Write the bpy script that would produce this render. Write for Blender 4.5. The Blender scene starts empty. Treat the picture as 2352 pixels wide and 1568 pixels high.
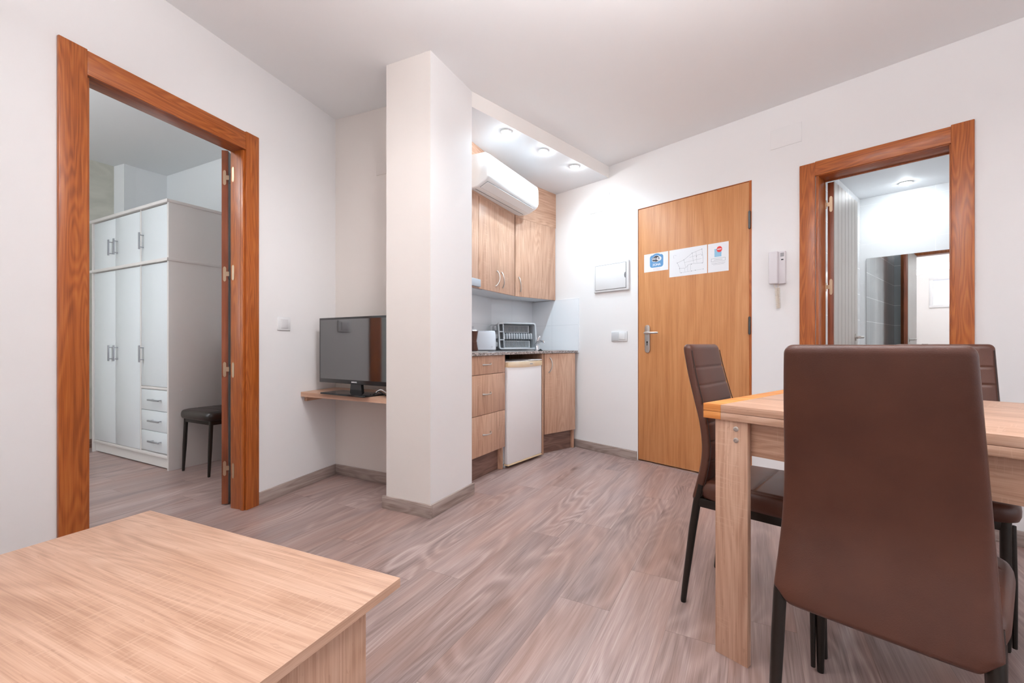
import bpy, bmesh, math, random
from mathutils import Vector, Matrix
random.seed(7)
SC = bpy.context.scene
COL = SC.collection

# ------------------------------------------------------------------ camera, world, exposure
H = 0.94                                   # eye height
FPX = 1022.0                               # focal length in pixels of a 2352 px wide frame
cam_d = bpy.data.cameras.new('camera')
cam = bpy.data.objects.new('camera', cam_d); COL.objects.link(cam)
cam.location = (0, 0, H); cam.rotation_euler = (math.pi/2, 0, 0)
cam_d.sensor_fit = 'HORIZONTAL'; cam_d.sensor_width = 36.0
cam_d.lens = 36.0*FPX/2352.0
cam_d.shift_y = 5.0/2352.0
cam_d.clip_start = 0.02
SC.camera = cam
SC.view_settings.view_transform = 'Standard'
SC.view_settings.look = 'None'
SC.view_settings.gamma = 1.0
SC.view_settings.use_curve_mapping = False
SC.view_settings.exposure = 0.33
w = bpy.data.worlds.new('world'); SC.world = w; w.use_nodes = True
bgn = w.node_tree.nodes['Background']
bgn.inputs[0].default_value = (0.80, 0.88, 1.0, 1); bgn.inputs[1].default_value = 1.0

def srgb(r, g, b):
    f = lambda c: (c/255/12.92) if c/255 <= 0.04045 else ((c/255+0.055)/1.055)**2.4
    return (f(r), f(g), f(b), 1.0)

def dv(a):
    a = math.radians(a); return (math.sin(a), math.cos(a))

# plan frames: x runs along compass angle a (from +Y, clockwise), y is to its left
class Fr:
    def __init__(s, p, a): s.p = p; s.a = a; s.d = dv(a); s.n = (-s.d[1], s.d[0])
    def w(s, x, y): return (s.p[0]+x*s.d[0]+y*s.n[0], s.p[1]+x*s.d[1]+y*s.n[1])
    def rot(s): return math.radians(90-s.a)
    def l(s, q):
        dx, dy = q[0]-s.p[0], q[1]-s.p[1]
        return (dx*s.d[0]+dy*s.d[1], dx*s.n[0]+dy*s.n[1])
FL = Fr((-1.279, 3.224), 18.02)            # left wall with the bedroom door (room side is -y)
FN = Fr((-1.279, 3.224), 117.6)            # niche wall (room side is -y)
FR = Fr((1.009, 3.591), -41.6)             # right wall with entry and bathroom doors (room side is +y)

def area(name, loc, target, size, power, col, shape='RECTANGLE', spread=180, parent=None):
    l = bpy.data.lights.new(name, 'AREA'); l.shape = shape
    if shape in ('RECTANGLE', 'ELLIPSE'): l.size, l.size_y = size
    else: l.size = size
    l.energy = power; l.color = col; l.spread = math.radians(spread)
    o = bpy.data.objects.new(name, l); COL.objects.link(o)
    if parent: o.parent = parent
    o.location = loc
    o.rotation_euler = (Vector(target)-Vector(loc)).to_track_quat('-Z', 'Y').to_euler()
    return o
# fill light from an added balcony door; daylight of the bedroom window
q0 = FR.w(-3.55, 1.95); q1 = FR.w(0, 1.95)
area('added_balcony_fill', (q0[0], q0[1], 1.25), (q1[0], q1[1], 1.15), (2.9, 2.2), 7, (0.93, 0.97, 1.0))
area('daylight_bedroom', (-3.80, 0.84, 1.55), (-3.2, 2.4, 2.1), (1.5, 1.3), 15, (0.86, 0.94, 1.0))
area('daylight_window', FR.w(-1.35, 4.05)+(1.85,), FR.w(-1.35, 2.0)+(1.4,), (0.6, 0.5), 2, (0.9, 0.95, 1.0))

# ------------------------------------------------------------------ mesh builder
class MB:
    def __init__(s): s.bm = bmesh.new()
    def _face(s, vs, mi=0):
        try:
            f = s.bm.faces.new(vs); f.material_index = mi; return f
        except ValueError: return None
    def box(s, x0, x1, y0, y1, z0, z1, bev=0, seg=2, mi=0):
        c = [(x0,y0,z0),(x1,y0,z0),(x1,y1,z0),(x0,y1,z0),(x0,y0,z1),(x1,y0,z1),(x1,y1,z1),(x0,y1,z1)]
        v = [s.bm.verts.new(p) for p in c]
        fs = [s._face([v[i] for i in q], mi) for q in ((3,2,1,0),(4,5,6,7),(0,1,5,4),(1,2,6,5),(2,3,7,6),(3,0,4,7))]
        if bev:
            es = list({e for f in fs for e in f.edges})
            bmesh.ops.bevel(s.bm, geom=es, offset=bev, segments=seg, profile=0.5, affect='EDGES', clamp_overlap=True, material=mi)
        return s
    def prism(s, poly, z0, z1, mi=0, side_mi=None):
        g = lambda z, i: z[i] if isinstance(z, (list, tuple)) else z
        a = sum(poly[i][0]*poly[(i+1)%len(poly)][1]-poly[(i+1)%len(poly)][0]*poly[i][1] for i in range(len(poly)))
        if a < 0:
            poly = poly[::-1]
            if isinstance(z0, (list, tuple)): z0 = z0[::-1]
            if isinstance(z1, (list, tuple)): z1 = z1[::-1]
            if side_mi: n = len(poly); side_mi = [side_mi[(n-2-i) % n] for i in range(n)]
        b = [s.bm.verts.new((p[0], p[1], g(z0, i))) for i, p in enumerate(poly)]
        t = [s.bm.verts.new((p[0], p[1], g(z1, i))) for i, p in enumerate(poly)]
        s._face(b[::-1], mi); s._face(t, mi)
        n = len(poly)
        for i in range(n):
            s._face([b[i], b[(i+1)%n], t[(i+1)%n], t[i]], side_mi[i] if side_mi else mi)
        return s
    def ext(s, pts, o, ux, uy, w, mi=0, bev=0):
        """outline pts (a,b) on the plane o + a*ux + b*uy, thickness vector w"""
        o, ux, uy, w = Vector(o), Vector(ux), Vector(uy), Vector(w)
        a = [s.bm.verts.new(o+ux*p[0]+uy*p[1]) for p in pts]
        b = [s.bm.verts.new(o+ux*p[0]+uy*p[1]+w) for p in pts]
        n = len(pts)
        fs = [s._face(a[::-1], mi), s._face(b, mi)]
        for i in range(n): fs.append(s._face([a[i], a[(i+1)%n], b[(i+1)%n], b[i]], mi))
        fs = [f for f in fs if f]
        bmesh.ops.recalc_face_normals(s.bm, faces=fs)
        if bev:
            es = list({e for f in fs[:2] for e in f.edges})
            bmesh.ops.bevel(s.bm, geom=es, offset=bev, segments=2, profile=0.5, affect='EDGES', clamp_overlap=True, material=mi)
        return s
    def tube(s, pts, r, seg=12, mi=0, flat=None):
        pts = [Vector(p) for p in pts]
        n = len(pts); rs = r if isinstance(r, (list, tuple)) else [r]*n
        up = None; rings = []
        for i, p in enumerate(pts):
            d = (pts[min(i+1, n-1)]-pts[max(i-1, 0)]).normalized()
            if up is None:
                up = Vector((0,0,1)) if abs(d.z) < 0.9 else Vector((1,0,0))
            a = (up - d*up.dot(d)).normalized(); b = d.cross(a); up = a
            rings.append([s.bm.verts.new(p + (a*math.cos(t)*(flat or 1) + b*math.sin(t))*rs[i]) for t in [2*math.pi*k/seg for k in range(seg)]])
        for i in range(n-1):
            for k in range(seg):
                s._face([rings[i][k], rings[i][(k+1)%seg], rings[i+1][(k+1)%seg], rings[i+1][k]], mi)
        s._face(rings[0][::-1], mi); s._face(rings[-1], mi)
        return s
    def lathe(s, prof, c=(0,0,0), seg=24, mi=0, axis='z'):
        rings = []
        def P(r, h, t):
            x, y = r*math.cos(t), r*math.sin(t)
            if axis == 'z': q = (x, y, h)
            elif axis == 'y': q = (x, h, y)
            else: q = (h, x, y)
            return (c[0]+q[0], c[1]+q[1], c[2]+q[2])
        fs = []
        for r, h in prof:
            rings.append([s.bm.verts.new(P(max(r, 1e-5), h, 2*math.pi*k/seg)) for k in range(seg)])
        for i in range(len(rings)-1):
            for k in range(seg):
                fs.append(s._face([rings[i][k], rings[i][(k+1)%seg], rings[i+1][(k+1)%seg], rings[i+1][k]], mi))
        fs.append(s._face(rings[0][::-1], mi)); fs.append(s._face(rings[-1], mi))
        bmesh.ops.recalc_face_normals(s.bm, faces=[f for f in fs if f])
        return s
    def rings(s, R, mi=0, caps=True):
        V = [[s.bm.verts.new(p) for p in r] for r in R]
        n = len(V[0])
        for i in range(len(V)-1):
            for k in range(n):
                s._face([V[i][k], V[i][(k+1)%n], V[i+1][(k+1)%n], V[i+1][k]], mi)
        if caps: s._face(V[0][::-1], mi); s._face(V[-1], mi)
        return s
    def build(s, name, mats, parent=None, loc=None, rotz=None, smooth=35):
        me = bpy.data.meshes.new(name)
        s.bm.normal_update(); s.bm.to_mesh(me); s.bm.free()
        for m in (mats if isinstance(mats, (list, tuple)) else [mats]): me.materials.append(m)
        if smooth:
            me.shade_smooth(); me.set_sharp_from_angle(angle=math.radians(smooth))
        o = bpy.data.objects.new(name, me); COL.objects.link(o)
        if parent: o.parent = parent
        if loc: o.location = loc
        if rotz is not None: o.rotation_euler = (0, 0, rotz)
        return o

def tag(o, label, cat, group=None):
    o['label'] = label; o['category'] = cat
    if group: o['group'] = group
    return o
def thing(name, label, cat, loc=(0,0,0), rotz=0.0, group=None):
    o = bpy.data.objects.new(name, None); COL.objects.link(o)
    o.location = loc if len(loc) == 3 else (loc[0], loc[1], 0); o.rotation_euler = (0, 0, rotz)
    o.empty_display_size = 0.1
    return tag(o, label, cat, group)
def struct(name, loc=(0,0,0), rotz=0.0):
    o = bpy.data.objects.new(name, None); COL.objects.link(o)
    o.location = loc if len(loc) == 3 else (loc[0], loc[1], 0); o.rotation_euler = (0, 0, rotz)
    o['kind'] = 'structure'; return o
def st(o): o['kind'] = 'structure'; return o
def copy_tree(o, parent=None):
    c = o.copy(); COL.objects.link(c)
    if parent: c.parent = parent
    for ch in [x for x in o.children]: copy_tree(ch, c)
    return c
def text_obj(name, txt, size, m, parent, o, ux, uy, align='CENTER', bold=0.0):
    """raised lettering: origin o, writing direction ux, up direction uy"""
    cu = bpy.data.curves.new(name, 'FONT'); cu.body = txt; cu.size = size; cu.align_x = align; cu.align_y = 'CENTER'
    cu.extrude = 0.0002; cu.offset = bold
    t = bpy.data.objects.new(name+'_tmp', cu); COL.objects.link(t)
    bpy.context.view_layer.update()
    me = bpy.data.meshes.new_from_object(t.evaluated_get(bpy.context.evaluated_depsgraph_get()))
    bpy.data.objects.remove(t)
    ux, uy = Vector(ux), Vector(uy); uz = ux.cross(uy); M = Matrix((ux, uy, uz)).transposed()
    for v in me.vertices: v.co = Vector(o) + M @ v.co
    me.materials.clear(); me.materials.append(m)
    ob = bpy.data.objects.new(name, me); COL.objects.link(ob); ob.parent = parent
    return ob

# ------------------------------------------------------------------ materials
def newmat(name, rough=0.5, col=(0.8,0.8,0.8,1), metal=0.0, spec=0.5):
    m = bpy.data.materials.new(name); m.use_nodes = True
    b = m.node_tree.nodes['Principled BSDF']
    b.inputs['Base Color'].default_value = col; b.inputs['Roughness'].default_value = rough
    b.inputs['Metallic'].default_value = metal; b.inputs['Specular IOR Level'].default_value = spec
    return m
class NT:
    def __init__(s, m): s.t = m.node_tree; s.n = s.t.nodes; s.l = s.t.links; s.b = s.n['Principled BSDF']
    def new(s, typ, **kw):
        n = s.n.new(typ)
        for k, v in kw.items(): setattr(n, k, v)
        return n
    def link(s, a, b): s.l.new(a, b)
    def val(s, sock, x):
        if isinstance(x, (int, float)): sock.default_value = x
        elif isinstance(x, (tuple, list)): sock.default_value = x
        else: s.link(x, sock)
    def math(s, op, a, b=0.0, c=0.0):
        n = s.new('ShaderNodeMath', operation=op); s.val(n.inputs[0], a); s.val(n.inputs[1], b); s.val(n.inputs[2], c)
        return n.outputs[0]
    def dot(s, v, c):
        n = s.new('ShaderNodeVectorMath', operation='DOT_PRODUCT'); s.link(v, n.inputs[0]); n.inputs[1].default_value = c
        return n.outputs['Value']
    def comb(s, x, y, z):
        n = s.new('ShaderNodeCombineXYZ'); s.val(n.inputs[0], x); s.val(n.inputs[1], y); s.val(n.inputs[2], z); return n.outputs[0]
    def noise(s, v, scale=1.0, detail=3.0, rough=0.5, dist=0.0):
        n = s.new('ShaderNodeTexNoise'); s.link(v, n.inputs['Vector']); n.inputs['Scale'].default_value = scale
        n.inputs['Detail'].default_value = detail; n.inputs['Roughness'].default_value = rough; n.inputs['Distortion'].default_value = dist
        return n.outputs['Fac']
    def white(s, v):
        n = s.new('ShaderNodeTexWhiteNoise', noise_dimensions='3D'); s.link(v, n.inputs['Vector']); return n.outputs['Value']
    def ramp(s, f, stops):
        n = s.new('ShaderNodeValToRGB'); s.link(f, n.inputs[0]); e = n.color_ramp.elements
        while len(e) < len(stops): e.new(0.5)
        for i, (p, c) in enumerate(stops): e[i].position = p; e[i].color = c
        return n.outputs[0]
    def mix(s, f, a, b, mode='MIX'):
        n = s.new('ShaderNodeMix', data_type='RGBA', blend_type=mode)
        s.val(n.inputs[0], f); s.val(n.inputs[6], a); s.val(n.inputs[7], b); return n.outputs[2]
    def bump(s, h, strength=0.1, dist=0.01):
        n = s.new('ShaderNodeBump'); n.inputs['Strength'].default_value = strength; n.inputs['Distance'].default_value = dist
        s.link(h, n.inputs['Height']); s.link(n.outputs[0], s.b.inputs['Normal'])
    def coord(s): return s.new('ShaderNodeTexCoord').outputs['Object']

AX = {'x': ((1,0,0),(0,1,0),(0,0,1)), 'y': ((0,1,0),(1,0,0),(0,0,1)), 'z': ((0,0,1),(1,0,0),(0,1,0))}
def wood(name, dark, mid, light, axis='x', rough=0.45, ring=9.0, ringamt=0.35, fiber=220.0, sx=1.1, sc=6.5, flecks=0.0, coat=0.0, bump=0.06):
    """board with grain along one axis: contour rings of a stretched noise, fine fibres, pores"""
    m = newmat(name, rough); t = NT(m); P = t.coord()
    rnd = t.new('ShaderNodeObjectInfo').outputs['Random']
    al = t.math('ADD', t.dot(P, AX[axis][0]), t.math('MULTIPLY', rnd, 37.0))
    a1 = t.math('ADD', t.dot(P, AX[axis][1]), t.math('MULTIPLY', rnd, 11.0)); a2 = t.dot(P, AX[axis][2])
    n1 = t.noise(t.comb(t.math('MULTIPLY', al, sx), t.math('MULTIPLY', a1, sc), t.math('MULTIPLY', a2, sc)), 1.0, 2.0, 0.45, 0.35)
    rings = t.math('MULTIPLY_ADD', t.math('SINE', t.math('MULTIPLY', n1, ring*6.283)), 0.5, 0.5)
    f1 = t.noise(t.comb(t.math('MULTIPLY', al, 7.0), t.math('MULTIPLY', a1, fiber*1.7), t.math('MULTIPLY', a2, fiber*1.7)), 1.0, 2.0, 0.65)
    f3 = t.noise(t.comb(t.math('MULTIPLY', al, 2.5), t.math('MULTIPLY', a1, fiber*0.45), t.math('MULTIPLY', a2, fiber*0.45)), 1.0, 2.0, 0.6)
    f2 = t.noise(t.comb(t.math('MULTIPLY', al, 0.9), t.math('MULTIPLY', a1, 16.0), t.math('MULTIPLY', a2, 16.0)), 1.0, 3.0, 0.55)
    s = t.math('ADD', t.math('MULTIPLY', t.math('SUBTRACT', rings, 0.5), ringamt), t.math('ADD', t.math('MULTIPLY', t.math('SUBTRACT', f1, 0.5), 0.60), t.math('MULTIPLY', t.math('SUBTRACT', f2, 0.5), 0.50)))
    s = t.math('ADD', s, t.math('MULTIPLY_ADD', f3, 0.5, 0.25))
    c = t.ramp(s, [(0.20, dark), (0.5, mid), (0.80, light)])
    if flecks:
        fl = t.noise(t.comb(t.math('MULTIPLY', al, 22.0), t.math('MULTIPLY', a1, 120.0), t.math('MULTIPLY', a2, 120.0)), 1.0, 2.0, 0.6, 0.6)
        fm = t.math('MULTIPLY', t.math('GREATER_THAN', fl, 0.66), flecks)
        c = t.mix(fm, c, dark)
        zone = t.noise(t.comb(t.math('MULTIPLY', al, 3.0), t.math('MULTIPLY', a1, 5.0), a2), 1.0, 1.0)
        saw = t.noise(t.comb(t.math('MULTIPLY', al, 190.0), t.math('MULTIPLY', a1, 9.0), t.math('MULTIPLY', a2, 9.0)), 1.0, 2.0)
        sm = t.math('MULTIPLY', t.math('MULTIPLY', t.math('GREATER_THAN', saw, 0.60), t.math('GREATER_THAN', zone, 0.55)), 0.30)
        c = t.mix(sm, c, light)
    t.link(c, t.b.inputs['Base Color'])
    t.b.inputs['Coat Weight'].default_value = coat; t.b.inputs['Coat Roughness'].default_value = 0.15
    if bump: t.bump(f1, bump, 0.003)
    return m
def oak(name, axis): return wood(name, srgb(172,130,105), srgb(202,160,134), srgb(220,183,159), axis, 0.44, ring=16, ringamt=0.16, flecks=0.30, sx=0.8, sc=7.0)
OAK = {a: oak('light_oak_laminate_'+a, a) for a in 'xyz'}
def casing(name, axis): return wood(name, srgb(132,64,22), srgb(172,90,36), srgb(192,112,52), axis, 0.32, ring=20, ringamt=0.22, fiber=260, sx=1.0, sc=10, coat=0.15, bump=0.03)
CASE = {a: casing('brown_varnished_wood_'+a, a) for a in 'xyz'}
LEAFEDGE = wood('red_brown_door_edge', srgb(104,52,30), srgb(140,74,46), srgb(160,92,62), 'z', 0.35, ring=6, ringamt=0.2)
HONEY = wood('honey_door_veneer', srgb(180,112,62), srgb(203,138,86), srgb(217,156,106), 'z', 0.5, ring=9, ringamt=0.12, fiber=300, sx=0.5, sc=5, bump=0.02)
ORANGE = wood('raw_orange_pine', srgb(196,112,46), srgb(226,146,74), srgb(238,170,100), 'x', 0.5, ring=14, ringamt=0.2)
PLINTH = wood('dark_floorboard_plinth', srgb(92,66,56), srgb(126,94,82), srgb(146,116,104), 'x', 0.45, ring=12, ringamt=0.18)
SKIRT = wood('grey_oak_skirting', srgb(124,106,98), srgb(164,146,138), srgb(186,170,162), 'x', 0.5, ring=12, ringamt=0.18, sx=1.5, sc=9)

def paint(name, c, rough=0.6, b=0.02, spec=0.3):
    m = newmat(name, rough, c, 0, spec); t = NT(m)
    P = t.coord(); n = t.noise(P, 3.0, 3.0); 
    t.link(t.mix(t.math('MULTIPLY', n, 0.10), c, (c[0]*0.93, c[1]*0.92, c[2]*0.91, 1)), t.b.inputs['Base Color'])
    t.bump(t.noise(P, 90.0, 2.0), b, 0.004)
    return m
WHITE = paint('white_wall_paint', (0.87, 0.84, 0.828, 1))
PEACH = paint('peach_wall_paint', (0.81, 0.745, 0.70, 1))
CEIL = paint('ceiling_paint', (0.93, 0.925, 0.925, 1))
SOFFIT = paint('cool_lit_soffit_paint', (0.89, 0.91, 0.94, 1))  # white paint with the spotlights' cool light put into its colour
FASCIA = paint('warm_lit_fascia_paint', (0.94, 0.89, 0.85, 1))  # fascia colour carries the warm room light falling on it
BEDW = paint('bedroom_wall_paint', (0.86, 0.875, 0.88, 1))
LAC = newmat('white_lacquer', 0.35, (0.80, 0.80, 0.81, 1))
PLAS = newmat('white_plastic', 0.3, (0.80, 0.79, 0.79, 1))
GREYPL = newmat('grey_shadow_gap', 0.7, (0.20, 0.20, 0.21, 1))
DARK = newmat('black_gap', 0.8, (0.012, 0.011, 0.010, 1))
STEEL = newmat('brushed_steel', 0.32, (0.62, 0.59, 0.56, 1), 1.0)
CHROME = newmat('chrome', 0.10, (0.80, 0.80, 0.82, 1), 1.0)
BRASS = newmat('pale_brass', 0.42, (0.58, 0.43, 0.30, 1), 1.0)
IRON = newmat('dark_hinge_iron', 0.4, (0.10, 0.10, 0.10, 1), 0.8)
BLACK = newmat('black_gloss_plastic', 0.12, (0.012, 0.012, 0.013, 1))
GREYB = newmat('grey_handle_metal', 0.4, (0.42, 0.43, 0.46, 1), 0.6)
CREAM = newmat('yellowed_plastic', 0.45, srgb(240,214,176))
FRIDGE = newmat('fridge_enamel', 0.28, srgb(243,240,240))
TOAST = newmat('toaster_white', 0.25, (0.75, 0.78, 0.84, 1))
RACK = newmat('grey_rack_plastic', 0.4, srgb(186,188,191))
RACKD = newmat('dark_grey_rack_plastic', 0.5, srgb(58,60,62))
BAKEL = newmat('brown_bakelite', 0.3, srgb(84,52,42))
ALU = newmat('aluminium', 0.3, (0.7, 0.7, 0.72, 1), 1.0)
PAPER = newmat('white_paper', 0.6, (0.86, 0.86, 0.88, 1))
MIRROR = newmat('mirror_silver', 0.0, (0.90, 0.93, 0.93, 1), 1.0)
INK = newmat('grey_print', 0.7, srgb(150,150,156)); INKD = newmat('dark_print', 0.7, srgb(58,58,64))
BLUE = newmat('blue_print', 0.6, srgb(98,152,200)); RED = newmat('red_print', 0.6, srgb(232,64,58)); SKYB = newmat('light_blue_print', 0.6, srgb(150,196,222))
PINKINK = newmat('faded_red_print', 0.6, srgb(205,160,160))
def emit(name, c, s):
    m = newmat(name, 0.5, c); b = m.node_tree.nodes['Principled BSDF']
    b.inputs['Emission Color'].default_value = c; b.inputs['Emission Strength'].default_value = s; return m
GLOW = emit('lit_lamp_cool', (0.88, 0.96, 1.0, 1), 190.0)
GLOWW = emit('added_globe_glow', (0.97, 0.98, 1.0, 1), 2.4)  # glow of the added globe lamps
GLOWB = emit('added_bowl_glow', (0.97, 0.98, 1.0, 1), 5.0)  # glow of the added bowl lamps
FROST = emit('frosted_daylight_pane', (0.72, 0.75, 0.86, 1), 0.45)
# metal of the chair legs, leatherette
LEG = newmat('dark_bronze_tube', 0.32, srgb(40,34,29), 0.35)
def leather():
    m = newmat('brown_leatherette', 0.36, srgb(84,47,33), 0, 0.5); t = NT(m); P = t.coord()
    v = t.new('ShaderNodeTexVoronoi'); v.inputs['Scale'].default_value = 420.0; t.link(P, v.inputs['Vector'])
    t.bump(v.outputs['Distance'], 0.10, 0.0015)
    n = t.noise(P, 9.0, 3.0)
    t.link(t.ramp(n, [(0.3, srgb(80,44,31)), (0.7, srgb(92,53,38))]), t.b.inputs['Base Color'])
    t.link(t.math('MULTIPLY_ADD', n, 0.14, 0.31), t.b.inputs['Roughness'])
    return m
LEATHER = leather(); SEAM = newmat('stitched_seam', 0.6, srgb(44,27,21))
def screen():
    m = newmat('tv_screen', 0.07, srgb(26,24,25), 0, 0.5); m.node_tree.nodes['Principled BSDF'].inputs['IOR'].default_value = 2.6; return m
SCREEN = screen()
def granite():
    m = newmat('speckled_granite', 0.22); t = NT(m); P = t.coord()
    v = t.new('ShaderNodeTexVoronoi'); v.inputs['Scale'].default_value = 230.0; t.link(P, v.inputs['Vector'])
    n = t.math('ADD', t.math('MULTIPLY', t.dot(v.outputs['Color'], (0.33,0.33,0.33)), 0.75), t.math('MULTIPLY', t.noise(P, 60.0, 3.0), 0.3))
    t.link(t.ramp(n, [(0.26, srgb(34,32,34)), (0.42, srgb(108,96,94)), (0.56, srgb(170,156,150)), (0.78, srgb(222,212,208))]), t.b.inputs['Base Color'])
    return m
GRANITE = granite()
def tile(name, ax, tw, th, x0, z0, base, grout, rough=0.12, gw=0.003):
    m = newmat(name, rough); t = NT(m); P = t.coord()
    def near(v, w, o):
        f = t.math('FRACT', t.math('DIVIDE', t.math('SUBTRACT', v, o), w))
        return t.math('LESS_THAN', t.math('MULTIPLY', t.math('MINIMUM', f, t.math('SUBTRACT', 1.0, f)), w), gw/2)
    g = t.math('MAXIMUM', near(t.dot(P, ax), tw, x0), near(t.dot(P, (0,0,1)), th, z0))
    t.link(t.mix(g, base, grout), t.b.inputs['Base Color'])
    t.link(t.math('MULTIPLY_ADD', g, 0.5, rough), t.b.inputs['Roughness'])
    t.bump(t.math('SUBTRACT', 1.0, g), 0.35, 0.002)
    return m
TILEK = tile('white_kitchen_tile', (1,0,0), 0.33, 0.237, 0.602, 0.876, (0.90,0.91,0.93,1), (0.76,0.77,0.79,1), 0.10, 0.004)
TILEB = tile('white_bath_tile', (1,0,0), 0.60, 0.35, 0.21, 0.085, (0.90,0.91,0.92,1), (0.93,0.93,0.93,1), 0.10, 0.004)
TILEBY = tile('white_bath_tile_side', (0,1,0), 0.31, 0.232, 0.06, 0.225, (0.90,0.91,0.92,1), (0.93,0.93,0.93,1), 0.10, 0.004)
TILEBG = tile('grey_bath_tile', (1,0,0), 0.31, 0.232, 0.06, 0.225, (0.52,0.56,0.58,1), (0.88,0.88,0.88,1), 0.10, 0.006)

def floor_mat():
    m = newmat('laminate_planks', 0.34, spec=0.45); t = NT(m); P = t.coord()
    a = math.radians(28.3); PW, PL = 0.190, 1.26
    ac = t.math('ADD', t.dot(P, (math.cos(a), -math.sin(a), 0)), 50*PW+0.060); al = t.math('ADD', t.dot(P, (math.sin(a), math.cos(a), 0)), 60.0)
    xi = t.math('DIVIDE', ac, PW); i = t.math('FLOOR', xi)
    yj = t.math('ADD', t.math('DIVIDE', al, PL), t.math('MULTIPLY', t.white(t.comb(i, 3.7, 1.1)), 7.0)); j = t.math('FLOOR', yj)
    rid = t.white(t.comb(i, j, 0.5)); rid2 = t.white(t.comb(j, i, 8.5))
    ox = t.math('MULTIPLY', rid, 43.0); oy = t.math('MULTIPLY', rid2, 71.0)
    def V(sx, sy, z): return t.comb(t.math('ADD', t.math('MULTIPLY', ac, sx), ox), t.math('ADD', t.math('MULTIPLY', al, sy), oy), z)
    n1 = t.noise(V(4.6, 0.85, ox), 1.0, 1.5, 0.40, 0.25)
    warp = t.noise(V(40.0, 6.0, 3.3), 1.0, 2.0)
    ph = t.math('ADD', t.math('MULTIPLY', n1, 120.0), t.math('MULTIPLY', warp, 2.2))
    rings = t.math('POWER', t.math('MULTIPLY_ADD', t.math('SINE', ph), 0.5, 0.5), 1.6)
    f1 = t.noise(V(430.0, 5.5, 2.0), 1.0, 2.0, 0.65)
    f3 = t.noise(V(120.0, 2.6, 5.0), 1.0, 2.0, 0.6)
    f2 = t.noise(V(18.0, 0.9, 2.0), 1.0, 3.0, 0.55, 0.3)
    amt = t.math('MAXIMUM', t.math('MULTIPLY_ADD', t.noise(V(4.5, 1.1, 4.0), 1.0, 1.0), 1.5, -0.52), 0.03)
    s = t.math('MULTIPLY', t.math('SUBTRACT', rings, 0.38), t.math('MULTIPLY', amt, 0.55))
    s = t.math('ADD', s, t.math('MULTIPLY', t.math('SUBTRACT', f1, 0.5), 0.62))
    s = t.math('ADD', s, t.math('MULTIPLY', t.math('SUBTRACT', f3, 0.5), 0.50))
    s = t.math('ADD', s, t.math('MULTIPLY', t.math('SUBTRACT', f2, 0.5), 0.70))
    s = t.math('ADD', s, t.math('MULTIPLY_ADD', rid, 0.20, 0.42))
    c = t.ramp(s, [(0.10, srgb(98,80,76)), (0.36, srgb(146,123,117)), (0.60, srgb(170,146,140)), (0.90, srgb(196,176,171))])
    hue = t.noise(V(7.0, 1.0, 7.0), 1.0, 2.0)
    c = t.mix(t.math('MULTIPLY', t.math('MAXIMUM', t.math('SUBTRACT', hue, 0.46), 0.0), 1.9), c, srgb(172,132,116), 'MIX')
    hue2 = t.noise(V(6.0, 1.3, 17.0), 1.0, 2.0)
    c = t.mix(t.math('MULTIPLY', t.math('MAXIMUM', t.math('SUBTRACT', hue2, 0.55), 0.0), 1.8), c, srgb(128,116,120), 'MIX')
    # knots
    vk = t.new('ShaderNodeTexVoronoi'); vk.inputs['Scale'].default_value = 1.0
    t.link(t.comb(t.math('ADD', t.math('MULTIPLY', ac, 7.0), ox), t.math('ADD', t.math('MULTIPLY', al, 2.3), oy), 0.0), vk.inputs['Vector'])
    kn = t.math('MULTIPLY', t.math('LESS_THAN', t.dot(vk.outputs['Color'], (1,0,0)), 0.32), t.math('MAXIMUM', t.math('SUBTRACT', 1.0, t.math('MULTIPLY', vk.outputs['Distance'], 5.5)), 0.0))
    c = t.mix(t.math('MULTIPLY', kn, 0.80), c, srgb(88,68,62))
    def gap(v, w, g):
        f = t.math('FRACT', v); return t.math('LESS_THAN', t.math('MULTIPLY', t.math('MINIMUM', f, t.math('SUBTRACT', 1.0, f)), w), g)
    g = t.math('MAXIMUM', gap(xi, PW, 0.0006), gap(yj, PL, 0.0010))
    c = t.mix(t.math('MULTIPLY', g, 0.45), c, srgb(80,62,58))
    t.link(c, t.b.inputs['Base Color'])
    t.link(t.math('MULTIPLY_ADD', f1, 0.10, 0.27), t.b.inputs['Roughness'])
    t.bump(f1, 0.05, 0.002)
    return m
FLOOR = floor_mat()
def cement():
    m = newmat('grey_cement_patch', 0.85); t = NT(m); P = t.coord()
    n = t.noise(P, 2.5, 5.0, 0.6, 2.0)
    t.link(t.ramp(n, [(0.3, srgb(186,186,174)), (0.7, srgb(212,210,198))]), t.b.inputs['Base Color']); return m
CEMENT = cement()

# ------------------------------------------------------------------ the setting
st(MB().prism([(-7,-4),(8,-4),(8,8),(-7,8)], -0.05, 0.0).build('floor', FLOOR, smooth=0))

def wall(name, fr, x0, x1, y0, y1, z1, holes=(), m=WHITE, z0=0.0):
    """wall slab in a plan frame, pierced by rectangular openings (x0,x1,z0,z1)"""
    b = MB(); xs = x0
    for h in sorted(holes):
        b.box(xs, h[0], y0, y1, z0, z1)
        if h[2] > z0: b.box(h[0], h[1], y0, y1, z0, h[2])
        if h[3] < z1: b.box(h[0], h[1], y0, y1, h[3], z1)
        xs = h[1]
    b.box(xs, x1, y0, y1, z0, z1)
    return st(b.build(name, m, loc=(fr.p[0], fr.p[1], 0), rotz=fr.rot(), smooth=0))
ZC = 2.72
wall('wall_left', FL, -4.6, 0.0, 0.0, 0.10, ZC, [(-1.497, -0.735, 0.0, 2.05)])
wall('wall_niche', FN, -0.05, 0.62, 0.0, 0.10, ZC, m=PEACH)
DOOR2 = (-0.868, -0.008); DOOR3 = (-1.812, -1.236)
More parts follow.
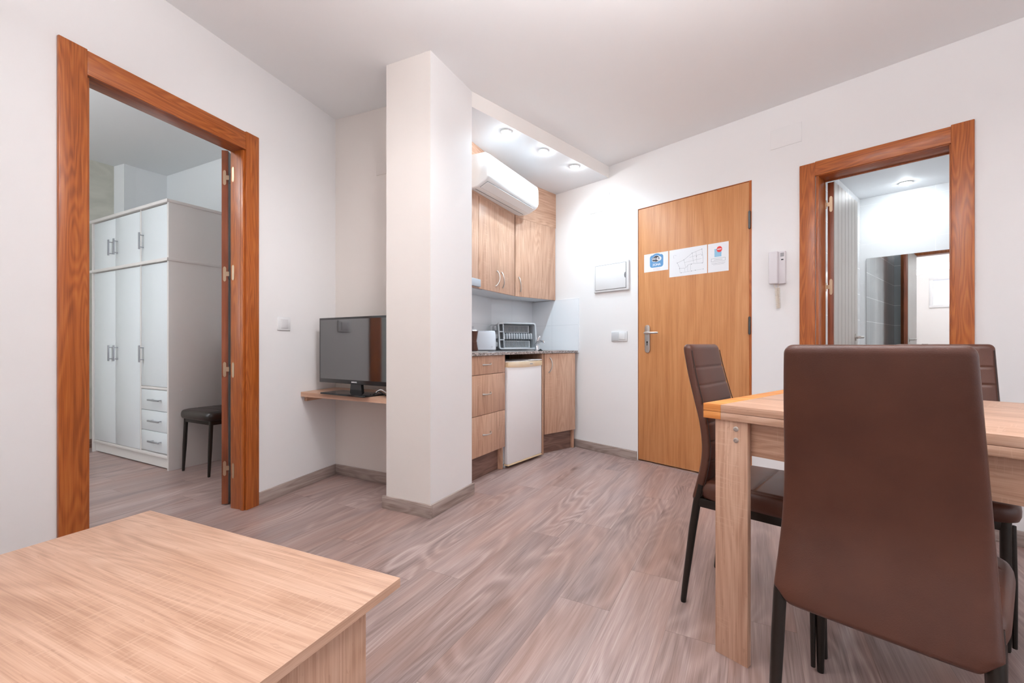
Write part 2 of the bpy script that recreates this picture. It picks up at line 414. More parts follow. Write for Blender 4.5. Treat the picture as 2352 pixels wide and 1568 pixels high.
wall('wall_right', FR, -3.5, 1.40, -0.12, 0.0, ZC, [(DOOR3[0], DOOR3[1], 0.0, 1.955), (DOOR2[0], DOOR2[1], 0.0, 2.022)])
wall('wall_back', FR, -3.5, 1.0, 3.90, 4.02, ZC, [(-1.64, -1.02, 1.575, 2.115)])
FE = Fr(FR.w(-3.4, 0), 48.4)              # end wall; x runs from behind the camera (negative) to the right wall
wall('wall_end', FE, -4.0, 0.1, -0.12, 0.0, ZC, [(-3.40, -0.50, 0.12, 2.32)])
# ceilings
ca, cb = FL.w(-6.2, 0.06), FL.w(0.35, 0.06)
cc, cd = FR.w(1.0, -0.06), FR.w(-6.6, -0.06)
b = MB(); N1 = 10; rows = []
for i in range(N1+1):
    t_ = i/N1
    p = (ca[0]+(cb[0]-ca[0])*t_, ca[1]+(cb[1]-ca[1])*t_); q = (cd[0]+(cc[0]-cd[0])*t_, cd[1]+(cc[1]-cd[1])*t_)
    rows.append([b.bm.verts.new((p[0]+(q[0]-p[0])*k/N1, p[1]+(q[1]-p[1])*k/N1, 2.568-0.120*k/N1)) for k in range(N1+1)])
for i in range(N1):
    for k in range(N1): b._face([rows[i][k], rows[i+1][k], rows[i+1][k+1], rows[i][k+1]])
st(b.build('ceiling', CEIL))
# pillar between niche and kitchen
PA, PB, PC_ = (-0.719, 2.546), (-0.440, 2.400), (-0.2506, 2.775)
pil = MB().prism([PA, PB, PC_, (-0.43, 2.90), (-0.545, 2.86), (-0.585, 2.63)], 0.0, 2.60, 0, [0, 1, 1, 1, 1, 0])
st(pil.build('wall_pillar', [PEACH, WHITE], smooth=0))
# kitchen walls
K0, K1 = FR.w(1.214, 0), (-0.196, 4.09)
FK1 = Fr(K1, math.degrees(math.atan2(K0[0]-K1[0], K0[1]-K1[1])))
FK2 = Fr(K1, 202.8)                        # runs back toward the pillar; room side is +y
lk1 = math.hypot(K0[0]-K1[0], K0[1]-K1[1])
wall('wall_kitchen_back', FK1, -0.1, lk1+0.15, 0.0, 0.10, 2.6)
wall('wall_kitchen_left', FK2, -0.05, 1.26, -0.10, 0.0, 2.6)
st(MB().prism([(-0.545,2.86),(-0.43,2.90),(-0.63,3.06),(-0.70,3.02)], 0, 2.6).build('wall_partition', WHITE, smooth=0))
# kitchen soffit with its fascia
sf = [PC_, FR.w(0.276, -0.02), FR.w(1.25, -0.02), (-0.20, 4.16), (-0.66, 3.00)]
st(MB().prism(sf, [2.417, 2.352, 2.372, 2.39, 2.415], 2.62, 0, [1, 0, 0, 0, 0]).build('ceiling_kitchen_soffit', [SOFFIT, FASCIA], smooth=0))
# tiles behind the worktop
st(MB().box(0.602, 1.214, -0.002, 0.008, 0.86, 1.352).build('wall_tiles_right', TILEK, loc=(FR.p[0], FR.p[1], 0), rotz=FR.rot(), smooth=0))
st(MB().box(0.0, lk1, -0.008, 0.002, 0.86, 1.40).build('wall_tiles_back', TILEK, loc=(K1[0], K1[1], 0), rotz=FK1.rot(), smooth=0))
st(MB().box(0.0, 1.15, -0.002, 0.008, 0.86, 1.40).build('wall_tiles_left', TILEK, loc=(K1[0], K1[1], 0), rotz=FK2.rot(), smooth=0))
# skirting boards
def skirt(name, fr, x0, x1, y0, y1, h=0.072):
    return st(MB().box(x0, x1, y0, y1, 0.0, h, 0.0025).build(name, SKIRT, loc=(fr.p[0], fr.p[1], 0), rotz=fr.rot()))
skirt('baseboard_left', FL, -0.663, 0.0, -0.013, 0.0)
skirt('baseboard_left_near', FL, -4.5, -1.577, -0.013, 0.0)
skirt('baseboard_niche', FN, 0.012, 0.60, -0.013, 0.0)
skirt('baseboard_right_kitchen', FR, 0.0, 0.668, 0.0, 0.013)
skirt('baseboard_right_middle', FR, -1.147, -0.868, 0.0, 0.013)
skirt('baseboard_right_near', FR, -3.4, -1.892, 0.0, 0.013)
FP1 = Fr(PB, math.degrees(math.atan2(PB[0]-PA[0], PB[1]-PA[1]))); FP2 = Fr(PB, math.degrees(math.atan2(PC_[0]-PB[0], PC_[1]-PB[1])))
lp1 = math.hypot(PB[0]-PA[0], PB[1]-PA[1]); lp2 = math.hypot(PC_[0]-PB[0], PC_[1]-PB[1])
skirt('baseboard_pillar_front', FP1, -lp1-0.022, 0.0125, -0.013, 0.0)
skirt('baseboard_pillar_side', FP2, 0.0, lp2+0.014, -0.013, 0.0)

# bedroom shell beyond the left door
BA, BB, BC, BD, BE = (-3.42,4.41), (-3.59,4.11), (-3.73,4.17), (-4.92,1.93), (-2.55,-0.25)
def seg_wall(name, p, q, t, z1, m, holes=()):
    fr = Fr(p, math.degrees(math.atan2(q[0]-p[0], q[1]-p[1]))); L = math.hypot(q[0]-p[0], q[1]-p[1])
    return wall(name, fr, 0, L, min(0, t), max(0, t), z1, holes, m), fr
seg_wall('wall_bedroom_back', BA, (-1.30, 3.31), 0.10, 2.70, BEDW)
seg_wall('wall_bedroom_left', BB, (BA[0]+0.05, BA[1]+0.09), 0.12, 2.70, BEDW)
seg_wall('wall_bedroom_return', BC, (BB[0]+0.01, BB[1]-0.004), 0.12, 2.70, BEDW)
o_, fg = seg_wall('wall_bedroom_recess', BD, BC, 0.10, 2.70, CEMENT)
seg_wall('wall_bedroom_front', BE, BD, 0.10, 2.70, BEDW, [(0.85, 2.35, 0.9, 2.15)])
st(MB().prism([(-3.3,4.65), FL.w(0.1, 0.05), FL.w(-4.0, 0.05), (-2.6,-0.4), (-5.1,1.9), (-3.9,4.4)], 2.60, 2.66).build('ceiling_bedroom', BEDW, smooth=0))
st(MB().box(0.0, 2.52, 0.0, 0.013, 0, 0.08).build('baseboard_bedroom', PLINTH, loc=(BD[0], BD[1], 0), rotz=fg.rot()+0, smooth=0))
bpy.data.objects['baseboard_bedroom'].location = (BD[0]+0.012*fg.d[1], BD[1]-0.012*fg.d[0], 0)

# bathroom shell (in the frame of the right wall, beyond it, y < -0.12)
def rbox(name, x0, x1, y0, y1, z0, z1, m):
    return st(MB().box(x0, x1, y0, y1, z0, z1).build(name, m, loc=(FR.p[0], FR.p[1], 0), rotz=FR.rot(), smooth=0))
rbox('wall_bathroom_back', -3.0, -0.98, -2.00, -1.912, 0, 2.4, TILEB)
rbox('wall_bathroom_left', -1.090, -0.98, -1.92, -0.12, 0, 2.4, TILEBY)
rbox('wall_bathroom_right', -3.0, -2.90, -1.92, -0.12, 0, 2.4, TILEBY)
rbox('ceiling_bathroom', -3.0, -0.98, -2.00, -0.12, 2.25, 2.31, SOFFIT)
rbox('wall_bathroom_inner', -1.236, -1.090, -0.130, -0.120, 0, 2.2, TILEBG)
rbox('wall_bathroom_inner_right', -2.90, -1.813, -0.130, -0.120, 0, 2.2, TILEBG)

# ------------------------------------------------------------------ doors
def hinge(parent, x, y, z, plate_dir=(1, 0), m=BRASS, L=0.085):
    """plate screwed to the leaf edge plus the knuckle"""
    b = MB()
    px, py = plate_dir
    b.ext([(-0.010+0.010*math.cos(a)*1, 0) for a in ()] or [(-0.010,-L/2+0.010),(-0.007,-L/2+0.003),(0,-L/2),(0.007,-L/2+0.003),(0.010,-L/2+0.010),(0.010,L/2-0.010),(0.007,L/2-0.003),(0,L/2),(-0.007,L/2-0.003),(-0.010,L/2-0.010)],
          (x, y, z), (px, py, 0), (0, 0, 1), (py*0.002, -px*0.002, 0))
    return b
# door 1: casing, lining, leaf swung into the bedroom
d1 = struct('door_1', FL.p, FL.rot())
x0, x1 = -1.484, -0.747
MB().box(-1.576, x0+0.001, -0.014, 0.0, 0, 2.137, 0.003).build('casing', CASE['z'], d1)
MB().box(x1-0.001, -0.663, -0.014, 0.0, 0, 2.137, 0.003).build('casing', CASE['z'], d1)
MB().box(x0+0.001, x1-0.001, -0.012, 0.0, 2.034, 2.133, 0.003).build('header_casing', CASE['x'], d1)
MB().box(-1.499, x0-0.001+0.002, -0.004, 0.104, 0, 2.04, 0.001).build('jamb', CASE['z'], d1)
MB().box(x1-0.001, x1+0.014, -0.004, 0.104, 0, 2.04, 0.001).build('jamb', CASE['z'], d1)
MB().box(-1.498, x1+0.014, -0.004, 0.104, 2.038, 2.052, 0.001).build('head_jamb', CASE['x'], d1)
MB().box(x0+0.002, x0+0.014, 0.0, 0.055, 0, 2.03, 0.002).build('door_stop', CASE['z'], d1)
MB().box(x1-0.013, x1-0.001, -0.002, 0.020, 0, 2.03, 0.002).build('door_stop', CASE['z'], d1)
# leaf
ang = -16.0; lp = (-1.687, 2.585)
pl = FL.l(lp)
leaf = MB(); FLf = Fr(lp, ang)
# local door-1 coordinates of a frame along the leaf
def toL(x, y): return FL.l(FLf.w(x, y))
LW, LT = 0.70, 0.033
qa = [toL(0, 0), toL(LW, 0), toL(LW, -LT), toL(0, -LT)]
leaf.prism(qa, 0.008, 2.064)
leafo = leaf.build('door_leaf', [LEAFEDGE], d1, smooth=0)
MB().prism([toL(0.004, -LT), toL(LW, -LT), toL(LW, -LT-0.002), toL(0.004, -LT-0.002)], 0.01, 2.062).build('panelling', newmat('shaded_grey_door_panel', 0.45, srgb(120,118,118)), leafo, smooth=0)  # panel grey darkened to stand for the shade behind the jamb
for zc in (1.905, 1.345, 0.79, 0.215):
    b = MB(); e0 = Vector(toL(-0.0015, -0.016)+(0,)); ex = (Vector(toL(-0.0015, -0.026)+(0,))-e0).normalized()
    ed = (Vector(toL(-0.004, -0.016)+(0,))-e0).normalized()
    out = [(-0.008,-0.034),(-0.005,-0.041),(0,-0.044),(0.005,-0.041),(0.008,-0.034),(0.008,0.034),(0.005,0.041),(0,0.044),(-0.005,0.041),(-0.008,0.034)]
    b.ext(out, e0+Vector((0,0,zc)), ex, (0,0,1), ed*0.002)
    k0 = e0 + ex*0.027 - ed*0.002
    b.tube([k0+Vector((0,0,zc-0.030)), k0+Vector((0,0,zc+0.030))], 0.006, 10, mi=1)
    b.ext([(0.006,-0.012),(0.026,-0.012),(0.026,0.014),(0.006,0.014)], e0+Vector((0,0,zc)), ex, (0,0,1), ed*0.002)
    # plate on the jamb
    b.ext([(p_[0], p_[1]) for p_ in out], Vector((x1-0.0025, 0.085, zc)), (0,1,0), (0,0,1), (0.0015,0,0))
    for zz in (-0.030, 0.0, 0.030):
        c_ = e0+Vector((0,0,zc+zz))+ed*(-0.0005); b.tube([c_-ed*0.001, c_-ed*0.0016], 0.0035, 10, mi=1)
    b.build('hinge', [BRASS, IRON], leafo)

# door 2: honey coloured entry door
d2 = struct('door_2', FR.p, FR.rot())
MB().box(DOOR2[0]+0.018, DOOR2[1]-0.003, -0.044, -0.004, 0.012, 2.016, 0.0015).build('door_leaf', HONEY, d2)
lf = d2.children[0]
MB().box(DOOR2[0], DOOR2[0]+0.0165, -0.11, -0.001, 0.0, 2.02, 0.001).box(DOOR2[0], DOOR2[1], -0.11, -0.002, 2.0175, 2.0225, 0.001).box(DOOR2[1]-0.002, DOOR2[1]+0.001, -0.11, -0.002, 0, 2.02).build('door_frame', CASE['z'], d2)
MB().box(DOOR2[0], DOOR2[1], -0.10, 0.010, 0.0, 0.006, 0.002).build('threshold', ALU, d2)
MB().box(DOOR2[0]-0.02, DOOR2[1]+0.02, -0.125, -0.10, 0.0, 2.05).build('backing', DARK, d2)
for zc in (1.761, 1.06, 0.22):
    b = MB().tube([(DOOR2[0]+0.013, 0.004, zc-0.055), (DOOR2[0]+0.013, 0.004, zc+0.055)], 0.0075, 12)
    b.tube([(DOOR2[0]+0.013, 0.004, zc-0.060), (DOOR2[0]+0.013, 0.004, zc+0.060)], 0.0045, 10)
    b.build('hinge', IRON, lf)
b = MB()
hx, z0_, z1_ = -0.095, 0.868, 1.088
pts = []
for k in range(13): a_ = math.pi*k/12; pts.append((hx+0.0225*math.cos(a_), z1_-0.0225+0.0225*math.sin(a_)))
for k in range(13): a_ = math.pi+math.pi*k/12; pts.append((hx+0.0225*math.cos(a_), z0_+0.0225+0.0225*math.sin(a_)))
b.ext(pts, (0, -0.004, 0), (1,0,0), (0,0,1), (0, 0.010, 0), bev=0.002)
hp = b.build('handle_plate', STEEL, lf)
b = MB().tube([(hx, 0.006, 1.024), (hx, 0.040, 1.024), (hx-0.004, 0.047, 1.024), (hx-0.012, 0.050, 1.024), (hx-0.112, 0.050, 1.024), (hx-0.118, 0.048, 1.024)], [0.009,0.009,0.009,0.009,0.008,0.006], 14)
b.lathe([(0.014, 0.006), (0.014, 0.010), (0.010, 0.012)], (hx, 0, 1.024), 18, axis='y')
b.build('lever', STEEL, hp)
b = MB().lathe([(0.0075, 0.0062), (0.0075, 0.0072)], (hx, 0, 0.952), 16, axis='y').box(hx-0.0032, hx+0.0032, 0.0062, 0.0070, 0.926, 0.950)
b.build('keyhole', DARK, hp)

# door 3: bathroom door
d3 = struct('door_3', FR.p, FR.rot())
MB().box(-1.2275, -1.146, 0.0, 0.014, 0, 2.026, 0.003).build('casing', CASE['z'], d3)
MB().box(-1.891, -1.808, 0.0, 0.014, 0, 2.036, 0.003).build('casing', CASE['z'], d3)
MB().box(-1.809, -1.2265, 0.0, 0.012, 1.945, 2.030, 0.003).build('header_casing', CASE['x'], d3)
MB().box(-1.243, -1.230, -0.135, 0.004, 0, 1.95, 0.001).build('jamb', CASE['z'], d3)
MB().box(-1.814, -1.802, -0.135, 0.004, 0, 1.95, 0.001).build('jamb', CASE['z'], d3)
MB().box(-1.813, -1.231, -0.135, 0.004, 1.942, 1.956, 0.001).build('head_jamb', CASE['x'], d3)
MB().box(-1.245, -1.150, -0.145, -0.131, 0, 2.02, 0.002).box(-1.89, -1.80, -0.145, -0.131, 0, 2.02, 0.002).box(-1.80, -1.235, -0.145, -0.131, 1.938, 2.02, 0.002).build('inner_casing', CASE['z'], d3)
lx0, lx1 = -1.288, -1.253
GRV = newmat('grey_white_panelling', 0.4, srgb(190,182,176))
GRVD = newmat('panel_groove', 0.6, srgb(104,92,86))
b = MB().box(lx0+0.004, lx1, -0.765, -0.150, 0.010, 1.934, 0.001)
l3 = b.build('door_leaf', LEAFEDGE, d3)
b = MB(); n_ = 7
for k in range(n_):
    y_ = -0.765+0.615*k/n_; b.box(lx0, lx0+0.005, y_+0.0032, y_+0.615/n_-0.0032, 0.012, 1.936, 0.0004, 1)
b.box(lx0+0.0035, lx0+0.0048, -0.764, -0.151, 0.012, 1.936, mi=1)
b.build('panelling', [GRV, GRVD], l3)
for zc in (1.80, 1.29, 0.25):
    out = [(-0.008,-0.038),(-0.005,-0.046),(0,-0.049),(0.005,-0.046),(0.008,-0.038),(0.008,0.038),(0.005,0.046),(0,0.049),(-0.005,0.046),(-0.008,0.038)]
    b = MB().ext(out, ((lx0+lx1)/2, -0.150, zc), (1,0,0), (0,0,1), (0, 0.0022, 0))
    b.ext([(0.006,-0.012),(0.026,-0.012),(0.026,0.012),(0.006,0.012)], ((lx0+lx1)/2, -0.150, zc), (1,0,0), (0,0,1), (0, 0.002, 0))
    b.tube([(lx1+0.010, -0.146, zc-0.026), (lx1+0.010, -0.146, zc+0.026)], 0.006, 10)
    b.build('hinge', BRASS, l3)
b = MB().lathe([(0.024, 0), (0.024, -0.006), (0.010, -0.009), (0.009, -0.045), (0.0, -0.046)], (lx0, -0.700, 0.985), 18, axis='x')
b.tube([(lx0-0.040, -0.700, 0.985), (lx0-0.044, -0.690, 0.985), (lx0-0.044, -0.590, 0.985)], [0.008, 0.008, 0.007], 12)
b.build('handle', STEEL, l3)

# small high window in the wall behind the camera (seen in the mirror)
w1 = struct('window_1', FR.p, FR.rot())
b = MB()
for (a, c, e, g) in ((-1.64,-1.02,1.575,1.625),(-1.64,-1.02,2.065,2.115),(-1.64,-1.59,1.62,2.07),(-1.07,-1.02,1.62,2.07)):
    b.box(a, c, 3.885, 3.95, e, g, 0.004)
b.build('window_frame', LAC, w1)
MB().box(-1.60, -1.06, 3.925, 3.932, 1.62, 2.07).build('pane', FROST, w1)
# added balcony door in the end wall, an unseen opening for the fill light
w2 = struct('window_added', FE.p, FE.rot())
b = MB()
for k in range(4):
    xx = -3.40+2.84*k/3; b.box(xx, xx+0.06, -0.08, -0.02, 0.12, 2.32, 0.004)
b.box(-3.40, -0.50, -0.08, -0.02, 0.12, 0.19, 0.004).box(-3.40, -0.50, -0.08, -0.02, 2.25, 2.32, 0.004)
b.build('window_frame', LAC, w2)

# ------------------------------------------------------------------ lamps
def downlight(name, x, y, z, label, group, r=0.036, power=9, col=(1,0.97,0.95), glow=GLOW, spread=150):
    t = thing(name, label, 'ceiling light', (x, y, z), 0, group)
    MB().lathe([(r+0.012, 0.0), (r+0.012, -0.003), (r+0.004, -0.006), (r, -0.004), (r, 0.0)], (0,0,0), 28).build('ring', LAC, t)
    MB().lathe([(r, -0.0005), (r*0.98, -0.005), (r*0.75, -0.012), (r*0.4, -0.016), (0.0, -0.0175)], (0,0,0), 28).build('bulb', glow, t)
    area('lamp_light', (0, 0, -0.020), (0, 0, -1), r*1.6, power, col, 'DISK', spread, t)
    return t
SPG = 'spotlights in the kitchen soffit'
downlight('recessed_spotlight', -0.039, 3.07, 2.401, 'recessed spotlight of the kitchen soffit nearest the pillar', SPG, r=0.030, power=3.2, col=(0.60,0.84,1.0))
downlight('recessed_spotlight', 0.235, 3.334, 2.384, 'recessed spotlight in the middle of the three in the kitchen soffit', SPG, r=0.030, power=3.2, col=(0.60,0.84,1.0))
downlight('recessed_spotlight', 0.505, 3.587, 2.368, 'recessed spotlight of the kitchen soffit nearest the right wall', SPG, r=0.030, power=3.2, col=(0.60,0.84,1.0))
downlight('recessed_spotlight', 3.202, 3.620, 2.249, 'recessed spotlight in the bathroom ceiling seen through the doorway', None, 0.036, power=0.6, col=(1.0,0.985,0.98))
bq = FR.w(-2.45, -0.75)
downlight('recessed_spotlight', bq[0], bq[1], 2.249, 'added unseen spotlight in the bathroom ceiling, fill light behind the door casing', None, 0.05, power=5.2, col=(1.0,0.985,0.98))  # second bathroom spot added out of sight as fill
# added globe lamps behind the photographer, unseen, to brighten the room
for (x, y, zl) in ((-0.55, 0.00, 2.0), (0.10, -0.65, 2.0), (1.05, -0.25, 2.0)):
    zz = 2.568-0.120*min(1, max(0, (x+1.9)/5.2))
    t = thing('added_globe_lamp', 'added white globe lamp, unseen fill light behind the photographer', 'lamp', (x, y, zz), 0, 'added globe lamps behind the camera')
    MB().lathe([(0.05, 0.0), (0.05, -0.02), (0.0, -0.025)], (0,0,0), 24).build('ceiling_cup', LAC, t)
    MB().tube([(0, 0, -0.02), (0, 0, zl-zz+0.14)], 0.004, 8).build('cord', DARK, t)
    MB().lathe([(0.15*math.sin(math.pi*k/16), zl-zz-0.15*math.cos(math.pi*k/16)) for k in range(17)], (0,0,0), 32).build('globe', GLOWW, t)

# added bowl lamps above the frame, unseen, to brighten the ceiling
for (x, y, pw) in ((-0.55, 1.00, 11), (0.28, 1.05, 17), (0.95, 0.80, 10.5)):
    zz = 2.568-0.120*min(1, max(0, (x+1.9)/5.2))
    t = thing('added_bowl_lamp', 'added white bowl lamp, unseen fill light above the frame', 'lamp', (x, y, zz), 0, 'added bowl lamps above the frame')
    MB().lathe([(0.05, 0.0), (0.05, -0.02), (0.0, -0.025)], (0,0,0), 24).build('ceiling_cup', LAC, t)
    MB().tube([(0, 0, -0.02), (0, 0, -0.46)], 0.004, 8).build('cord', DARK, t)
    MB().lathe([(0.02, -0.475), (0.10, -0.465), (0.16, -0.430), (0.175, -0.400), (0.165, -0.405), (0.10, -0.455), (0.02, -0.465)], (0,0,0), 40).build('bowl', GLOWB, t)
    area('lamp_light', (0, 0, -0.395), (0, 0, 1), 0.30, pw, (0.97, 0.98, 1.0), 'DISK', 180, t)

# added, unseen spots above the frame that brighten the niche and kitchen end
for (x, y, tx, ty, tz, pw, sp) in ((-0.15, 1.35, -1.35, 2.80, 1.35, 1.6, 70), (0.95, 1.20, 0.60, 3.5, 1.75, 0.8, 110)):
    zz = 2.568-0.120*min(1, max(0, (x+1.9)/5.2))
    t = thing('added_spot', 'added white adjustable spot, unseen fill light above the frame', 'ceiling light', (x, y, zz), 0, 'added spots above the frame')
    MB().lathe([(0.05, 0.0), (0.05, -0.02), (0.0, -0.025)], (0,0,0), 24).build('ceiling_cup', LAC, t)
    d_ = (Vector((tx, ty, tz))-Vector((x, y, zz-0.10))).normalized()
    MB().tube([(0, 0, -0.02), (0, 0, -0.10)], 0.008, 8).tube([Vector((0,0,-0.10))-d_*0.03, Vector((0,0,-0.10))+d_*0.10], [0.06, 0.13], 24).build('spot_head', LAC, t)
    p_ = Vector((0,0,-0.10))+d_*0.105
    area('lamp_light', p_, p_+d_, 0.24, pw, (0.97, 0.98, 1.0), 'DISK', sp, t)
t = thing('added_bedroom_lamp', 'added white bowl lamp, unseen fill light in the bedroom', 'lamp', (-2.95, 1.55, 2.60), 0)  # uplight added out of sight to lift the bedroom brightness
MB().tube([(0, 0, 0), (0, 0, -0.46)], 0.004, 8).build('cord', DARK, t)
MB().lathe([(0.02, -0.475), (0.10, -0.465), (0.16, -0.430), (0.175, -0.400), (0.165, -0.405), (0.10, -0.455), (0.02, -0.465)], (0,0,0), 40).build('bowl', LAC, t)
area('lamp_light', (0, 0, -0.395), (0, 0, 1), 0.30, 40, (0.95, 0.98, 1.0), 'DISK', 180, t)

# ------------------------------------------------------------------ wall fittings
RF = dict(loc=(FR.p[0], FR.p[1], 0), rotz=FR.rot())
def rthing(name, label, cat, group=None): return thing(name, label, cat, (FR.p[0], FR.p[1], 0), FR.rot(), group)
t = rthing('electrical_panel', 'white electrical panel box with hinged lid on the wall left of the entry door', 'electrical panel')
MB().box(0.067, 0.420, 0.0, 0.020, 1.382, 1.628, 0.006, 3).build('frame', PLAS, t)
MB().box(0.088, 0.402, 0.019, 0.0215, 1.398, 1.612).build('gap', GREYPL, t)
lid = MB().box(0.091, 0.399, 0.019, 0.025, 1.401, 1.609, 0.003).build('lid', PLAS, t)
pts = [(0.0915, 1.505+0.024*math.cos(math.pi*k/10)) if False else (0.0915+0.013*math.sin(math.pi*k/10), 1.505+0.024*math.cos(math.pi*k/10)) for k in range(11)]
MB().ext(pts, (0, 0.0245, 0), (1,0,0), (0,0,1), (0, 0.0012, 0)).build('latch', GREYPL, lid)
t = rthing('double_light_switch', 'white double light switch between the kitchen and the entry door', 'light switch')
MB().box(0.090, 0.245, 0.0, 0.009, 0.960, 1.043, 0.003).build('plate', PLAS, t)
MB().box(0.104, 0.160, 0.008, 0.014, 0.975, 1.030, 0.002).build('rocker', PLAS, t)
MB().box(0.170, 0.240, 0.008, 0.011, 0.966, 1.037, 0.002).build('rocker', newmat('grey_rocker', 0.4, (0.62,0.62,0.63,1)), t)
tag(MB().box(0.265, 0.477, 0.0, 0.004, 2.085, 2.228, 0.0015).build('junction_cover', WHITE, **RF), 'blank white junction cover high on the wall beside the kitchen soffit', 'junction cover', 'blank junction covers')
tag(MB().box(-1.156, -0.982, 0.0, 0.004, 2.180, 2.302, 0.0015).build('junction_cover', WHITE, **RF), 'blank white junction cover high on the wall near the bathroom door', 'junction cover', 'blank junction covers')
# intercom
t = rthing('intercom_phone', 'white wall intercom handset with coiled cord between the two right doors', 'intercom')
INT = newmat('intercom_plastic', 0.35, srgb(226,220,222))
base = MB().box(-1.072, -1.000, 0.0, 0.026, 1.316, 1.520, 0.004).build('base', INT, t)
b = MB()
for k in range(6): b.box(-1.066, -1.046, 0.0255, 0.0268, 1.486+0.004*k, 1.4882+0.004*k)
b.build('speaker_grille', GREYPL, base)
MB().box(-1.063, -1.050, 0.0255, 0.0268, 1.463, 1.470).build('label_plate', INKD, base)
MB().box(-1.037, -0.985, 0.020, 0.052, 1.316, 1.520, 0.007, 3).build('handset', INT, t)
pts = [(-1.012, 0.034, 1.318), (-1.014, 0.032, 1.302)]
turns = 15
for k in range(turns*10+1):
    a_ = 2*math.pi*k/10; f_ = k/(turns*10)
    pts.append((-1.022-0.010*f_+0.0085*math.cos(a_), 0.026+0.0085*math.sin(a_), 1.292-0.128*f_))
b = MB().tube(pts, 0.0023, 6)
pts = []
for k in range(turns*8+1):
    a_ = 2*math.pi*k/8; f_ = k/(turns*8)
    pts.append((-1.036+0.006*math.cos(a_)+0.004*f_, 0.014+0.006*math.sin(a_), 1.164+0.130*f_))
b.tube(pts+[(-1.034, 0.014, 1.317)], 0.002, 6)
b.build('cord', newmat('cream_cord', 0.45, srgb(236,222,206)), t)
# papers on the entry door
t = rthing('paper_notice', 'paper with blue wireless internet sign, leftmost of the three sheets on the entry door', 'paper', 'papers taped to the entry door')
y_ = -0.004
MB().box(-0.270, -0.063, y_, y_+0.0008, 1.505, 1.646).build('sheet', PAPER, t)
def rrect(x0, x1, z0, z1, r, n=6):
    P = []
    for cx, cz, a0 in ((x1-r, z1-r, 0), (x0+r, z1-r, 90), (x0+r, z0+r, 180), (x1-r, z0+r, 270)):
        for k in range(n+1):
            a_ = math.radians(a0+90*k/n); P.append((cx+r*math.cos(a_), cz+r*math.sin(a_)))
    return P
def ell(cx, cz, rx, rz, n=28): return [(cx+rx*math.cos(2*math.pi*k/n), cz+rz*math.sin(2*math.pi*k/n)) for k in range(n)]
X_, Z_, DY = (1,0,0), (0,0,1), (0,0.0002,0)
y1_ = y_+0.0008
b = MB().ext(rrect(-0.229, -0.114, 1.535, 1.632, 0.02), (0, y1_, 0), X_, Z_, DY)
b.ext(ell(-0.171, 1.622, 0.036, 0.020), (0, y1_, 0), X_, Z_, (0,0.00021,0)).build('blue_emblem', BLUE, t)
MB().ext(ell(-0.172, 1.602, 0.030, 0.026), (0, y1_+0.0002, 0), X_, Z_, DY).ext(ell(-0.152, 1.598, 0.022, 0.020), (0, y1_+0.0002, 0), X_, Z_, (0,0.00021,0)).ext(ell(-0.192, 1.600, 0.022, 0.018), (0, y1_+0.0002, 0), X_, Z_, (0,0.00022,0)).build('cloud_outline', PAPER, t)
MB().ext(ell(-0.170, 1.602, 0.026, 0.023), (0, y1_+0.0005, 0), X_, Z_, DY).ext(ell(-0.150, 1.599, 0.018, 0.016), (0, y1_+0.0005, 0), X_, Z_, (0,0.00021,0)).build('cloud', INKD, t)
MB().ext(rrect(-0.211, -0.172, 1.588, 1.612, 0.010), (0, y1_+0.0008, 0), X_, Z_, DY).build('white_bubble', PAPER, t)
UXR = (-1,0,0); UZ = (0,0,1)
text_obj('lettering', 'Wi', 0.026, PAPER, t, (-0.150, y1_+0.0010, 1.600), UXR, UZ, bold=0.0006)
text_obj('lettering', 'Fi', 0.024, INKD, t, (-0.191, y1_+0.0013, 1.600), UXR, UZ, bold=0.0006)
text_obj('lettering', 'ZONA', 0.024, PAPER, t, (-0.172, y1_+0.0006, 1.555), UXR, UZ, bold=0.0006)
b = MB()
for k in range(3): b.box(-0.202, -0.142, y1_, y1_+0.0002, 1.527-0.007*k, 1.5282-0.007*k)
b.build('text_lines', PINKINK, t)
t = rthing('paper_plan', 'paper with a faint floor plan, middle of the three sheets on the entry door', 'paper', 'papers taped to the entry door')
MB().box(-0.569, -0.279, y_, y_+0.0008, 1.443, 1.646).build('sheet', PAPER, t)
b = MB()
def ln(p, q, wd=0.0007):
    a = Vector((p[0], 0, p[1])); c = Vector((q[0], 0, q[1])); d = (c-a); L = d.length; d.normalize(); n = Vector((-d.z, 0, d.x))
    b.ext([(0,-wd),(L,-wd),(L,wd),(0,wd)], a+Vector((0,y1_,0)), d, n, DY)
def pp(u, v): return (-0.279-0.290*u, 1.646-0.203*v)
outl = [(0.22,0.50),(0.40,0.42),(0.62,0.22),(0.87,0.13),(0.89,0.34),(0.90,0.62),(0.60,0.60),(0.52,0.62),(0.45,0.72),(0.30,0.72),(0.22,0.50)]
for p, q in zip(outl, outl[1:]): ln(pp(*p), pp(*q))
for p, q in (((0.28,0.70),(0.30,0.88)),((0.30,0.88),(0.88,0.84)),((0.62,0.22),(0.66,0.58)),((0.72,0.19),(0.74,0.58)),((0.55,0.36),(0.86,0.30)),((0.42,0.52),(0.86,0.46)),((0.40,0.42),(0.45,0.70)),((0.50,0.62),(0.50,0.84)),((0.42,0.74),(0.43,0.86)),((0.58,0.62),(0.58,0.82)),((0.12,0.2),(0.13,0.32)),((0.14,0.2),(0.2,0.22))): ln(pp(*p), pp(*q), 0.0005)
